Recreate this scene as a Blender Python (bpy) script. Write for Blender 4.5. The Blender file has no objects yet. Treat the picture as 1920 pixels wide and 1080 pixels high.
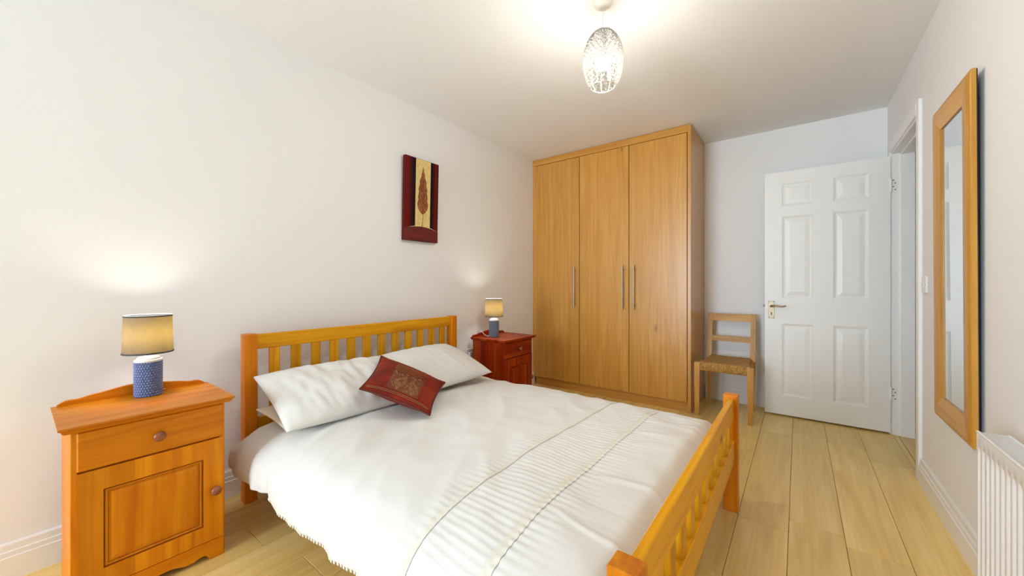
import bpy, bmesh, math, random
from mathutils import Vector, Matrix, noise

random.seed(7)
scn = bpy.context.scene
COL = scn.collection
R = math.radians

# ------------------------------------------------------------------ camera
FPX = 709.0                       # focal length in pixels of the 1920 px frame
cam_d = bpy.data.cameras.new('camera')
cam_d.sensor_width = 36.0
cam_d.lens = 36.0 * FPX / 1920.0
cam_d.shift_y = -7.0 / 1920.0
cam_d.clip_start = 0.02
cam = bpy.data.objects.new('camera', cam_d)
COL.objects.link(cam)
CAM_H = 1.07
cam.location = (0, 0, CAM_H)
cam.rotation_euler = (R(90), 0, R(37.14))
scn.camera = cam

# ------------------------------------------------------------------ world, light, exposure
world = bpy.data.worlds.new('overcast_sky')
scn.world = world
world.use_nodes = True
bg = world.node_tree.nodes['Background']
bg.inputs['Color'].default_value = (0.70, 0.845, 1.0, 1)
bg.inputs['Strength'].default_value = 19.5
scn.view_settings.view_transform = 'Standard'
scn.view_settings.look = 'None'
scn.view_settings.gamma = 1.0
scn.view_settings.use_curve_mapping = False
scn.view_settings.exposure = 0.50
scn.cycles.max_bounces = 7
scn.cycles.diffuse_bounces = 6
scn.cycles.glossy_bounces = 3
scn.cycles.transparent_max_bounces = 10
scn.cycles.adaptive_threshold = 0.05
scn.cycles.caustics_reflective = False
scn.cycles.caustics_refractive = False
scn.cycles.sample_clamp_indirect = 8.0

# room dimensions (metres); camera stands at x=0, y=0
XL, XR, YB, YF, H = -2.285, 0.533, 3.965, -3.40, 2.40
WX0, WX1, WZ0, WZ1 = -2.22, -0.95, 0.10, 2.25      # window opening in the wall behind the camera
DY0, DY1, DZ = 3.02, 3.778, 2.0                    # doorway in the right wall

pl = bpy.data.lights.new('window_portal', 'AREA')
pl.shape = 'RECTANGLE'; pl.size = WX1 - WX0; pl.size_y = WZ1 - WZ0
pl.cycles.is_portal = True
po = bpy.data.objects.new('window_portal', pl); COL.objects.link(po)
po.location = ((WX0 + WX1) / 2, YF - 0.14, (WZ0 + WZ1) / 2)
po.rotation_euler = Vector((0, 1, 0)).to_track_quat('-Z', 'Z').to_euler()

# ------------------------------------------------------------------ mesh helpers
class MB:
    def __init__(s): s.v = []; s.f = []
    def add(s, v, f):
        o = len(s.v); s.v += [tuple(p) for p in v]; s.f += [tuple(i + o for i in q) for q in f]; return s
    def box(s, x0, x1, y0, y1, z0, z1, c=0.0):
        lo, hi = (x0, y0, z0), (x1, y1, z1)
        if c <= 0:
            v = [(hi[0] if i & 1 else lo[0], hi[1] if i & 2 else lo[1], hi[2] if i & 4 else lo[2]) for i in range(8)]
            return s.add(v, [(0, 2, 3, 1), (4, 5, 7, 6), (0, 1, 5, 4), (2, 6, 7, 3), (0, 4, 6, 2), (1, 3, 7, 5)])
        v = []; idx = {}
        for i in range(8):
            b = (i & 1, (i >> 1) & 1, (i >> 2) & 1)
            for a in range(3):
                p = [(hi[k] if b[k] else lo[k]) if k == a else ((hi[k] - c) if b[k] else (lo[k] + c)) for k in range(3)]
                idx[(i, a)] = len(v); v.append(p)
        f = []
        for a in range(3):
            u, w = (a + 1) % 3, (a + 2) % 3
            for sgn in (0, 1):
                base = sgn << a
                f.append([idx[(base, a)], idx[(base | 1 << u, a)], idx[(base | 1 << u | 1 << w, a)], idx[(base | 1 << w, a)]])
        for a in range(3):
            u, w = (a + 1) % 3, (a + 2) % 3
            for su in (0, 1):
                for sw in (0, 1):
                    i0 = (su << u) | (sw << w); i1 = i0 | (1 << a)
                    f.append([idx[(i0, u)], idx[(i1, u)], idx[(i1, w)], idx[(i0, w)]])
        for i in range(8): f.append([idx[(i, 0)], idx[(i, 1)], idx[(i, 2)]])
        return s.add(v, f)
    def lathe(s, prof, c=(0, 0, 0), n=32, axis='z', closed=False):
        v = []; f = []
        for r, h in prof:
            for k in range(n):
                a = 2 * math.pi * k / n; x, y = r * math.cos(a), r * math.sin(a)
                p = (x, y, h) if axis == 'z' else ((h, x, y) if axis == 'x' else (x, h, y))
                v.append((p[0] + c[0], p[1] + c[1], p[2] + c[2]))
        m = len(prof)
        for j in range(m if closed else m - 1):
            for k in range(n):
                a, b = j * n + k, j * n + (k + 1) % n
                jj = (j + 1) % m
                f.append((a, b, jj * n + (k + 1) % n, jj * n + k))
        if not closed:
            f.append(tuple(range(n))[::-1]); f.append(tuple((m - 1) * n + k for k in range(n)))
        return s.add(v, f)
    def tube(s, pts, r, n=8, caps=True):
        pts = [Vector(p) for p in pts]; v = []; f = []; prev = None
        for i, p in enumerate(pts):
            t = (pts[min(i + 1, len(pts) - 1)] - pts[max(i - 1, 0)])
            t = t.normalized() if t.length > 1e-9 else Vector((0, 0, 1))
            if prev is None:
                u = t.orthogonal().normalized()
            else:
                u = (prev - t * prev.dot(t))
                u = u.normalized() if u.length > 1e-6 else t.orthogonal().normalized()
            prev = u; w = t.cross(u)
            rr = r[i] if isinstance(r, (list, tuple)) else r
            for k in range(n):
                a = 2 * math.pi * k / n; v.append(p + (u * math.cos(a) + w * math.sin(a)) * rr)
        for i in range(len(pts) - 1):
            for k in range(n):
                f.append((i * n + k, i * n + (k + 1) % n, (i + 1) * n + (k + 1) % n, (i + 1) * n + k))
        if caps:
            f.append(tuple(range(n))[::-1]); f.append(tuple((len(pts) - 1) * n + k for k in range(n)))
        return s.add(v, f)
    def prism(s, poly, axis, a0, a1):
        # poly: 2-D points in the plane normal to axis (x: (y,z), y: (x,z), z: (x,y))
        def P(p, a):
            return (a, p[0], p[1]) if axis == 'x' else ((p[0], a, p[1]) if axis == 'y' else (p[0], p[1], a))
        n = len(poly)
        v = [P(p, a0) for p in poly] + [P(p, a1) for p in poly]
        f = [tuple(range(n)), tuple(range(2 * n - 1, n - 1, -1))]
        f += [(k, (k + 1) % n, n + (k + 1) % n, n + k) for k in range(n)]
        return s.add(v, f)
    def grid(s, fn, nu, nv, wrap_u=False):
        v = [fn(i, j) for i in range(nu) for j in range(nv)]; f = []
        for i in range(nu if wrap_u else nu - 1):
            for j in range(nv - 1):
                a = i * nv + j; b = ((i + 1) % nu) * nv + j
                f.append((a, b, b + 1, a + 1))
        return s.add(v, f)
    def rings(s, loops):
        # nested loops of equal length joined by quads, the last one filled
        n = len(loops[0]); v = [p for l in loops for p in l]; f = []
        for j in range(len(loops) - 1):
            for k in range(n):
                f.append((j * n + k, j * n + (k + 1) % n, (j + 1) * n + (k + 1) % n, (j + 1) * n + k))
        f.append(tuple((len(loops) - 1) * n + k for k in range(n)))
        return s.add(v, f)
    def mesh(s, name, smooth=0, centre=True, recalc=True):
        me = bpy.data.meshes.new(name)
        if centre and s.v:
            lo = [min(p[k] for p in s.v) for k in range(3)]; hi = [max(p[k] for p in s.v) for k in range(3)]
            c = Vector([(lo[k] + hi[k]) / 2 for k in range(3)])
        else:
            c = Vector((0, 0, 0))
        me.from_pydata([(p[0] - c.x, p[1] - c.y, p[2] - c.z) for p in s.v], [], s.f)
        if recalc:
            bm = bmesh.new(); bm.from_mesh(me); bmesh.ops.recalc_face_normals(bm, faces=bm.faces[:]); bm.to_mesh(me); bm.free()
        if smooth:
            for p in me.polygons: p.use_smooth = True
            me.set_sharp_from_angle(angle=R(smooth))
        me.update()
        return me, c
    def build(s, name, mat, parent=None, smooth=0, label=None, origin=None, recalc=True):
        me, c = s.mesh(name, smooth, recalc=recalc)
        me.materials.append(mat)
        o = bpy.data.objects.new(name, me); COL.objects.link(o)
        if parent is not None:
            o.parent = parent; o.location = c - wloc(parent)
        else:
            o.location = c
        if label: o['label'] = label
        return o

def wloc(o):
    p = Vector((0, 0, 0))
    while o is not None:
        p += o.location; o = o.parent
    return p

def tag(o, label, cat, group=None, kind=None):
    o['label'] = label; o['category'] = cat
    if group: o['group'] = group
    if kind: o['kind'] = kind
    return o

def thing(name, label, cat, loc, group=None, kind=None):
    o = bpy.data.objects.new(name, None); COL.objects.link(o)
    o.location = loc; o.empty_display_size = 0.1
    return tag(o, label, cat, group, kind)

def copy_tree(o, parent=None):
    c = o.copy(); COL.objects.link(c); c.parent = parent
    for ch in list(o.children): copy_tree(ch, c)
    return c

# ------------------------------------------------------------------ material helpers
def new_mat(name):
    m = bpy.data.materials.new(name); m.use_nodes = True
    nt = m.node_tree; b = nt.nodes['Principled BSDF']
    return m, nt, b
def N(nt, t, **kw):
    n = nt.nodes.new(t)
    for k, v in kw.items():
        if hasattr(n, k): setattr(n, k, v)
        else: n.inputs[k].default_value = v
    return n
def rgb(c): return (c[0], c[1], c[2], 1.0)
def srgb(r, g, b):
    f = lambda c: (c / 255 / 12.92) if c / 255 <= 0.04045 else ((c / 255 + 0.055) / 1.055) ** 2.4
    return (f(r), f(g), f(b))
def ramp(nt, stops, interp='LINEAR'):
    n = nt.nodes.new('ShaderNodeValToRGB'); cr = n.color_ramp; cr.interpolation = interp
    while len(cr.elements) < len(stops): cr.elements.new(0.5)
    for e, (p, c) in zip(cr.elements, stops): e.position = p; e.color = rgb(c) if len(c) == 3 else c
    return n
def coords(nt, rnd=0.0):
    tc = N(nt, 'ShaderNodeTexCoord')
    if not rnd: return tc.outputs['Object']
    oi = N(nt, 'ShaderNodeObjectInfo')
    mu = N(nt, 'ShaderNodeMath', operation='MULTIPLY'); mu.inputs[1].default_value = rnd
    nt.links.new(oi.outputs['Random'], mu.inputs[0])
    ad = N(nt, 'ShaderNodeVectorMath', operation='ADD')
    nt.links.new(tc.outputs['Object'], ad.inputs[0]); nt.links.new(mu.outputs[0], ad.inputs[1])
    return ad.outputs[0]
def mapping(nt, vec, scale, loc=(0, 0, 0)):
    m = N(nt, 'ShaderNodeMapping'); m.inputs['Scale'].default_value = scale; m.inputs['Location'].default_value = loc
    nt.links.new(vec, m.inputs['Vector']); return m.outputs[0]
def mix(nt, fac, a, b, blend='MIX'):
    m = N(nt, 'ShaderNodeMix', data_type='RGBA', blend_type=blend)
    for sock, val in ((m.inputs[0], fac), (m.inputs[6], a), (m.inputs[7], b)):
        if hasattr(val, 'default_value') or hasattr(val, 'is_linked'): nt.links.new(val, sock)
        else: sock.default_value = val if isinstance(val, (int, float)) else rgb(val)
    return m.outputs[2]
def bump(nt, bsdf, height, strength, dist=0.002):
    b = N(nt, 'ShaderNodeBump'); b.inputs['Strength'].default_value = strength; b.inputs['Distance'].default_value = dist
    nt.links.new(height, b.inputs['Height']); nt.links.new(b.outputs[0], bsdf.inputs['Normal'])

def plain(name, c, rough=0.5, metal=0.0, spec=0.5, tex=0.0, scale=120, coat=0.0):
    m, nt, b = new_mat(name)
    b.inputs['Roughness'].default_value = rough; b.inputs['Metallic'].default_value = metal
    b.inputs['Specular IOR Level'].default_value = spec; b.inputs['Coat Weight'].default_value = coat
    nz = N(nt, 'ShaderNodeTexNoise'); nz.inputs['Scale'].default_value = scale; nz.inputs['Detail'].default_value = 3
    nt.links.new(coords(nt), nz.inputs['Vector'])
    r = ramp(nt, [(0.3, tuple(x * 0.985 for x in c)), (0.7, tuple(min(1, x * 1.01) for x in c))])
    nt.links.new(nz.outputs[0], r.inputs[0]); nt.links.new(r.outputs[0], b.inputs['Base Color'])
    if tex: bump(nt, b, nz.outputs[0], tex, 0.001)
    return m

def wood(name, dark, mid, light, axis, rough=0.4, grain=14.0, along=0.9, knots=0.0, knotc=None, coat=0.0, fine=0.35, rndmix=0.0, spec=0.5, stave=0.0, stave_axis=1):
    m, nt, b = new_mat(name)
    b.inputs['Roughness'].default_value = rough; b.inputs['Coat Weight'].default_value = coat
    b.inputs['Coat Roughness'].default_value = 0.2; b.inputs['Specular IOR Level'].default_value = spec
    k = 'xyz'.index(axis)
    vec = coords(nt, 53.0)
    sc = [grain] * 3; sc[k] = along
    w = N(nt, 'ShaderNodeTexNoise'); w.inputs['Scale'].default_value = 1.0; w.inputs['Detail'].default_value = 4; w.inputs['Distortion'].default_value = 1.6
    nt.links.new(mapping(nt, vec, sc), w.inputs['Vector'])
    sf = [grain * 9] * 3; sf[k] = along * 4
    g = N(nt, 'ShaderNodeTexNoise'); g.inputs['Scale'].default_value = 1.0; g.inputs['Detail'].default_value = 3
    nt.links.new(mapping(nt, vec, sf), g.inputs['Vector'])
    r1 = ramp(nt, [(0.28, dark), (0.5, mid), (0.72, light)])
    nt.links.new(w.outputs[0], r1.inputs[0])
    r2 = ramp(nt, [(0.35, (0.72, 0.68, 0.62)), (0.62, (1, 1, 1))])
    nt.links.new(g.outputs[0], r2.inputs[0])
    c = mix(nt, fine, r1.outputs[0], r2.outputs[0], 'MULTIPLY')
    if knots > 0:
        kc = knotc or tuple(x * 0.3 for x in dark)
        ks = [9.0] * 3; ks[k] = 4.2
        # bend coordinates a bit so that knots are not perfect ovals
        vo = N(nt, 'ShaderNodeTexVoronoi'); vo.inputs['Scale'].default_value = 1.0
        nt.links.new(mapping(nt, vec, ks), vo.inputs['Vector'])
        sep = N(nt, 'ShaderNodeSeparateColor'); nt.links.new(vo.outputs['Color'], sep.inputs[0])
        th = N(nt, 'ShaderNodeMath', operation='LESS_THAN'); th.inputs[1].default_value = knots
        nt.links.new(sep.outputs[0], th.inputs[0])
        kr = ramp(nt, [(0.0, (1, 1, 1)), (0.06, (0.9, 0.9, 0.9)), (0.13, (0.25, 0.25, 0.25)), (0.22, (0, 0, 0))])
        nt.links.new(vo.outputs['Distance'], kr.inputs[0])
        km = N(nt, 'ShaderNodeMath', operation='MULTIPLY')
        nt.links.new(kr.outputs[0], km.inputs[0]); nt.links.new(th.outputs[0], km.inputs[1])
        c = mix(nt, km.outputs[0], c, kc)
    if stave > 0:
        # glued-up boards: a step in tone every few centimetres across the grain
        sx = N(nt, 'ShaderNodeSeparateXYZ'); nt.links.new(vec, sx.inputs[0])
        dv = N(nt, 'ShaderNodeMath', operation='DIVIDE'); dv.inputs[1].default_value = stave
        nt.links.new(sx.outputs[stave_axis], dv.inputs[0])
        fl = N(nt, 'ShaderNodeMath', operation='FLOOR'); nt.links.new(dv.outputs[0], fl.inputs[0])
        wn = N(nt, 'ShaderNodeTexWhiteNoise', noise_dimensions='1D'); nt.links.new(fl.outputs[0], wn.inputs['W'])
        rs = ramp(nt, [(0, (0.78, 0.70, 0.62)), (1, (1.12, 1.10, 1.05))]); nt.links.new(wn.outputs['Value'], rs.inputs[0])
        c = mix(nt, 1.0, c, rs.outputs[0], 'MULTIPLY')
    if rndmix > 0:
        oi = N(nt, 'ShaderNodeObjectInfo')
        rr = ramp(nt, [(0, (1 - rndmix,) * 3), (1, (1 + rndmix * 0.5,) * 3)]); nt.links.new(oi.outputs['Random'], rr.inputs[0])
        c = mix(nt, 1.0, c, rr.outputs[0], 'MULTIPLY')
    nt.links.new(c, b.inputs['Base Color'])
    bump(nt, b, g.outputs[0], 0.08, 0.0008)
    return m

def emit(name, c, s):
    m, nt, b = new_mat(name)
    b.inputs['Base Color'].default_value = rgb(c); b.inputs['Emission Color'].default_value = rgb(c); b.inputs['Emission Strength'].default_value = s
    return m

# ------------------------------------------------------------------ materials
M = {}
M['wall'] = plain('wall_paint', (0.85, 0.85, 0.85), 0.75, tex=0.06, scale=160, spec=0.3)
M['ceil'] = plain('ceiling_paint', (0.88, 0.88, 0.875), 0.85, tex=0.04, scale=160, spec=0.2)
M['white'] = plain('white_satin_paint', (0.88, 0.88, 0.87), 0.35, tex=0.02, scale=60)
M['skirt'] = plain('skirting_paint', (0.84, 0.825, 0.80), 0.35, tex=0.02, scale=60)
M['plastic'] = plain('white_plastic', (0.84, 0.83, 0.82), 0.3)
M['radiator'] = plain('radiator_enamel', (0.83, 0.80, 0.77), 0.3)
M['dark'] = plain('dark_void', (0.02, 0.018, 0.015), 0.8)
M['underlay'] = plain('plank_joint', (0.22, 0.14, 0.07), 0.9)
M['chrome'] = plain('brushed_steel', (0.40, 0.36, 0.32), 0.36, metal=1.0)
M['nickel'] = plain('old_nickel', (0.40, 0.32, 0.205), 0.42, metal=1.0)
M['screw'] = plain('screw_head', (0.12, 0.12, 0.12), 0.4, metal=1.0)
OAKF = dict(rough=0.33, grain=9.0, along=0.75, knots=0.06, knotc=(0.42, 0.25, 0.09), fine=0.30, rndmix=0.10)
M['floor'] = wood('oak_laminate', (0.78, 0.53, 0.165), (0.87, 0.615, 0.205), (0.92, 0.70, 0.29), 'y', **OAKF)
PINE = dict(rough=0.32, grain=15.0, along=1.0, knots=0.22, knotc=(0.10, 0.03, 0.006), coat=0.0, fine=0.35, rndmix=0.18, spec=0.2)
for a in 'xyz':
    M['pine_' + a] = wood('honey_pine_' + a, (0.58, 0.22, 0.004), (0.76, 0.34, 0.008), (0.82, 0.42, 0.016), a, **PINE)
    M['amber_' + a] = wood('amber_pine_' + a, (0.54, 0.14, 0.002), (0.68, 0.21, 0.003), (0.74, 0.28, 0.006), a,
                           rough=0.38, grain=13.0, along=0.9, knots=0.05, knotc=(0.12, 0.03, 0.006), coat=0.0, fine=0.30, rndmix=0.10, spec=0.2)
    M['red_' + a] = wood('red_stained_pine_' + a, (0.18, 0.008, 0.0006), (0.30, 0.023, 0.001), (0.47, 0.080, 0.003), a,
                         rough=0.38, grain=12.0, along=0.9, knots=0.12, knotc=(0.06, 0.006, 0.002), coat=0.0, fine=0.30, rndmix=0.08, spec=0.2)  # amber pine of the far cabinet, its shade painted into the colour
    M['oak_' + a] = wood('golden_oak_' + a, (0.53, 0.24, 0.038), (0.60, 0.29, 0.052), (0.66, 0.345, 0.078), a,
                         rough=0.30, grain=24.0, along=1.1, knots=0.10, knotc=(0.19, 0.085, 0.02), coat=0.15, fine=0.25, rndmix=0.06)
    M['beech_' + a] = wood('worn_beech_' + a, (0.46, 0.20, 0.025), (0.58, 0.29, 0.05), (0.66, 0.37, 0.085), a,
                           rough=0.45, grain=16.0, along=1.2, fine=0.35, rndmix=0.12)
    M['frame_' + a] = wood('mirror_oak_' + a, (0.52, 0.235, 0.025), (0.64, 0.315, 0.045), (0.72, 0.40, 0.08), a,
                           rough=0.35, grain=15.0, along=0.8, fine=0.25, rndmix=0.12)
M['amber_door'] = wood('amber_door_boards', (0.58, 0.165, 0.002), (0.70, 0.235, 0.004), (0.76, 0.30, 0.008), 'z', rough=0.38, grain=13.0,
                       along=0.8, knots=0.06, knotc=(0.14, 0.035, 0.006), coat=0.0, spec=0.2, fine=0.3, stave=0.095, stave_axis=1)
M['groove'] = plain('amber_groove', (0.30, 0.065, 0.002), 0.35)
M['redgroove'] = plain('red_groove', (0.12, 0.010, 0.003), 0.35)  # amber groove with the same shade put into its colour
M['knob'] = wood('cherry_knob', (0.20, 0.05, 0.02), (0.28, 0.075, 0.03), (0.34, 0.11, 0.045), 'x', rough=0.35, coat=0.1)

def fabric(name, c, c2, bumpy=0.15, scale=700, sheen=0.2, rough=0.85, wr=0.25):
    m, nt, b = new_mat(name)
    b.inputs['Roughness'].default_value = rough; b.inputs['Sheen Weight'].default_value = sheen
    b.inputs['Specular IOR Level'].default_value = 0.2
    nz = N(nt, 'ShaderNodeTexNoise'); nz.inputs['Scale'].default_value = 5; nz.inputs['Detail'].default_value = 4
    v = coords(nt); nt.links.new(v, nz.inputs['Vector'])
    r = ramp(nt, [(0.35, c2), (0.65, c)]); nt.links.new(nz.outputs[0], r.inputs[0]); nt.links.new(r.outputs[0], b.inputs['Base Color'])
    n2 = N(nt, 'ShaderNodeTexNoise'); n2.inputs['Scale'].default_value = 28; n2.inputs['Detail'].default_value = 5; n2.inputs['Distortion'].default_value = 0.6
    nt.links.new(v, n2.inputs['Vector'])
    n3 = N(nt, 'ShaderNodeTexNoise'); n3.inputs['Scale'].default_value = scale
    nt.links.new(v, n3.inputs['Vector'])
    ad = N(nt, 'ShaderNodeMath', operation='MULTIPLY_ADD'); ad.inputs[1].default_value = bumpy
    nt.links.new(n3.outputs[0], ad.inputs[0]); nt.links.new(n2.outputs[0], ad.inputs[2])
    bump(nt, b, ad.outputs[0], wr, 0.004)
    return m
M['duvet'] = fabric('white_cotton', (0.75, 0.735, 0.705), (0.735, 0.715, 0.68))
M['pillow'] = fabric('white_pillowcase', (0.75, 0.735, 0.705), (0.735, 0.715, 0.68))
M['sheet'] = fabric('cream_sheet', (0.74, 0.66, 0.54), (0.70, 0.62, 0.50))
M['lace'] = fabric('cream_lace', (0.76, 0.72, 0.635), (0.74, 0.695, 0.60), bumpy=0.5, scale=380, wr=0.4)

# ------------------------------------------------------------------ setting: floor
fl = MB().box(XL - 0.1, XR + 0.10, YF - 0.1, YB + 0.1, -0.06, -0.009).build('floor', M['underlay'])
tag(fl, 'pale oak laminate plank floor of the bedroom', 'floor', kind='structure')
PW, PL_, GAP = 0.19, 1.285, 0.0016
ends = {-2: 1.579, -1: 2.02, 0: 2.128, 1: 2.05, 2: 1.859, -10: 0.62}
def plank(x0, x1, y0, y1, cache={}):
    key = (round(x1 - x0, 4), round(y1 - y0, 4))
    c = Vector(((x0 + x1) / 2, (y0 + y1) / 2, -0.0045))
    if key not in cache:
        me, _ = MB().box(-(x1 - x0) / 2, (x1 - x0) / 2, -(y1 - y0) / 2, (y1 - y0) / 2, -0.0045, 0.0045, 0.0009).mesh('plank')
        me.materials.append(M['floor']); cache[key] = me
    o = bpy.data.objects.new('plank', cache[key]); COL.objects.link(o); o.parent = fl; o.location = c - wloc(fl)
for k in range(-13, 4):
    x0, x1 = max(XL, -0.034 + PW * k), min(0.562, -0.034 + PW * (k + 1))
    if x1 - x0 < 0.02: continue
    e0 = ends.get(k, random.uniform(0, PL_))
    e = e0 - PL_ * 4
    while e < YB:
        a, b_ = max(e, YF), min(e + PL_, YB)
        if x0 > XR - 0.01: a, b_ = max(a, DY0), min(b_, DY1)
        if b_ - a > 0.02: plank(x0 + GAP / 2, x1 - GAP / 2, a + GAP / 2, b_ - GAP / 2)
        e += PL_

# ------------------------------------------------------------------ setting: walls, ceiling, skirting
T = 0.10
def struct(mb, name, mat, label, cat, smooth=0):
    return tag(mb.build(name, mat, smooth=smooth), label, cat, kind='structure')
struct(MB().box(XL - T, XL, YF - T, YB + T, -0.06, H + T), 'wall_left', M['wall'], 'plain off-white wall behind the bed headboard', 'wall')
struct(MB().box(XL, XR + T, YB, YB + T, -0.06, H), 'wall_back', M['wall'], 'plain off-white wall behind the wardrobe and chair', 'wall')
wr = MB()
wr.box(XR, XR + T, YF - T, DY0, -0.06, H); wr.box(XR, XR + T, DY1, YB, -0.06, H); wr.box(XR, XR + T, DY0, DY1, DZ, H)
struct(wr, 'wall_right', M['wall'], 'off-white wall with the doorway, mirror and radiator', 'wall')
wf = MB()
wf.box(XL, WX0, YF - T, YF, -0.06, H); wf.box(WX1, XR, YF - T, YF, -0.06, H)
wf.box(WX0, WX1, YF - T, YF, -0.06, WZ0); wf.box(WX0, WX1, YF - T, YF, WZ1, H)
struct(wf, 'wall_front', M['wall'], 'off-white window wall opposite the wardrobe', 'wall')
struct(MB().box(XL, XR + T, YF - T, YB + T, H, H + T), 'ceiling', M['ceil'], 'flat cream-white ceiling of the bedroom', 'ceiling')
# hallway beyond the doorway, closed so that no sky shows in it
hl = MB(); X0, X1, Y0, Y1 = XR + T, 1.75, 2.3, 4.0
hl.box(X1, X1 + T, Y0, Y1, -0.06, H); hl.box(X0, X1 + T, Y0 - T, Y0, -0.06, H); hl.box(X0, X1 + T, Y1, Y1 + T, -0.06, H)
struct(hl, 'wall_hall', M['wall'], 'off-white hallway walls beyond the doorway', 'wall')
struct(MB().box(X0, X1 + T, Y0 - T, Y1 + T, H, H + T), 'ceiling_hall', M['ceil'], 'hallway ceiling beyond the doorway', 'ceiling')
struct(MB().box(0.5645, X1, DY0, DY1, -0.05, -0.0005).box(X0, X1, Y0, DY0, -0.05, -0.0005).box(X0, X1, DY1, Y1, -0.05, -0.0005),
       'floor_hall', M['floor'], 'pale wood hallway floor beyond the doorway', 'floor')

SK = [(0, 0), (0.018, 0), (0.018, 0.084), (0.0145, 0.087), (0.0145, 0.103), (0.0105, 0.107), (0.0095, 0.128), (0.005, 0.134), (0, 0.134)]
struct(MB().prism([(XL + a, z) for a, z in SK], 'y', YF, 3.40), 'baseboard_left', M['skirt'], 'white moulded skirting board along the bed wall', 'skirting', 30)
struct(MB().prism([(YB - a, z) for a, z in SK], 'x', -0.70, XR), 'baseboard_back', M['skirt'], 'white moulded skirting board behind the chair', 'skirting', 30)
struct(MB().prism([(XR - a, z) for a, z in SK], 'y', YF, DY0 - 0.07), 'baseboard_right', M['skirt'], 'white moulded skirting board below the mirror', 'skirting', 30)
struct(MB().prism([(YF + a, z) for a, z in SK], 'x', XL + 0.018, XR - 0.018), 'baseboard_front', M['skirt'], 'white moulded skirting board below the window', 'skirting', 30)

# window behind the camera: the daylight of the room
win = thing('window_1', 'white framed two-pane window in the wall opposite the wardrobe', 'window', ((WX0 + WX1) / 2, YF, WZ0), kind='structure')
fw = 0.055; wy0, wy1 = YF - 0.085, YF - 0.03
MB().box(WX0, WX1, wy0, wy1, WZ0, WZ0 + fw, .004).box(WX0, WX1, wy0, wy1, WZ1 - fw, WZ1, .004)\
    .box(WX0, WX0 + fw, wy0, wy1, WZ0 + fw, WZ1 - fw, .004).box(WX1 - fw, WX1, wy0, wy1, WZ0 + fw, WZ1 - fw, .004).build('window_frame', M['plastic'], win)
xm = (WX0 + WX1) / 2
MB().box(xm - 0.03, xm + 0.03, wy0, wy1, WZ0 + fw, WZ1 - fw, .004).build('mullion', M['plastic'], win)
m, nt, b = new_mat('window_glass')
tr = N(nt, 'ShaderNodeBsdfTransparent'); gl = N(nt, 'ShaderNodeBsdfGlossy'); gl.inputs['Roughness'].default_value = 0.0
fr = N(nt, 'ShaderNodeFresnel'); fr.inputs['IOR'].default_value = 1.45
ms = N(nt, 'ShaderNodeMixShader'); nt.links.new(fr.outputs[0], ms.inputs[0]); nt.links.new(tr.outputs[0], ms.inputs[1]); nt.links.new(gl.outputs[0], ms.inputs[2])
nt.links.new(ms.outputs[0], nt.nodes['Material Output'].inputs['Surface']); M['glass'] = m
for a, b2 in ((WX0 + fw, xm - 0.03), (xm + 0.03, WX1 - fw)):
    MB().box(a, b2, YF - 0.06, YF - 0.056, WZ0 + fw, WZ1 - fw).build('pane', M['glass'], win)
MB().box(WX0 - 0.04, WX1 + 0.04, YF - 0.03, YF + 0.10, WZ0 - 0.03, WZ0, .006).build('window_sill', M['skirt'], win)

# door lining and casing
tr1 = thing('trim_1', 'white painted lining and casing of the doorway', 'door frame', (XR, DY0, 0), kind='structure')
JX1 = XR + T + 0.012
MB().box(XR - 0.002, JX1, DY1 - 0.002, DY1 + 0.022, 0, DZ + .02, .002).build('hinge_jamb', M['white'], tr1)
MB().box(XR - 0.004, JX1, DY0 - 0.022, DY0 + 0.002, 0, DZ + .02, .002).build('latch_jamb', M['white'], tr1)
MB().box(XR - 0.004, JX1, DY0, DY1, DZ - 0.004, DZ + 0.02, .002).build('head_jamb', M['white'], tr1)
MB().box(XR + 0.040, JX1, DY1 - 0.014, DY1 - 0.002, 0, DZ - .004, .002).box(XR + 0.040, JX1, DY0 + 0.002, DY0 + 0.014, 0, DZ - .004, .002)\
    .box(XR + 0.040, JX1, DY0, DY1, DZ - 0.016, DZ - 0.004, .002).build('door_stop', M['white'], tr1)
def casing(y0, y1, z0, z1): return MB().box(XR - 0.016, XR, y0, y1, z0, z1, .004)
casing(DY0 - 0.066, DY0 - 0.006, 0, DZ + 0.075).build('side_casing', M['white'], tr1)
casing(DY0 - 0.006, DY1 + 0.02, DZ + 0.008, DZ + 0.075).build('head_casing', M['white'], tr1)
casing(DY1 + 0.006, DY1 + 0.066, 0, DZ + 0.008).build('side_casing', M['white'], tr1)

# ------------------------------------------------------------------ the open door
DXa, DXb, DF, DB, DT = -0.222, 0.523, 3.770, 3.808, 1.982      # leaf stands parallel to the back wall
door = thing('door_1', 'white six-panel door standing open against the back wall', 'door', (DXb, DF, 0), kind='structure')
W_ = DXb - DXa
px = [0.115, 0.315, 0.434, 0.632]                        # panel edges from the free edge
pz = [(0.170, 0.752), (0.957, 1.617), (1.702, 1.884)]
lf = MB()
xs = [DXa] + [DXa + p for p in px] + [DXb]
zs = [0.014] + [z for p in pz for z in p] + [DT]
for i in range(5):
    for j in range(7):
        if i in (1, 3) and j in (1, 3, 5):
            continue
        lf.box(xs[i], xs[i + 1], DF, DB, zs[j], zs[j + 1])
lfo = lf.build('door_leaf', M['white'], door)
def rect(x0, x1, y, z0, z1, i=0.0): return [(x0 + i, y, z0 + i), (x1 - i, y, z0 + i), (x1 - i, y, z1 - i), (x0 + i, y, z1 - i)]
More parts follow.
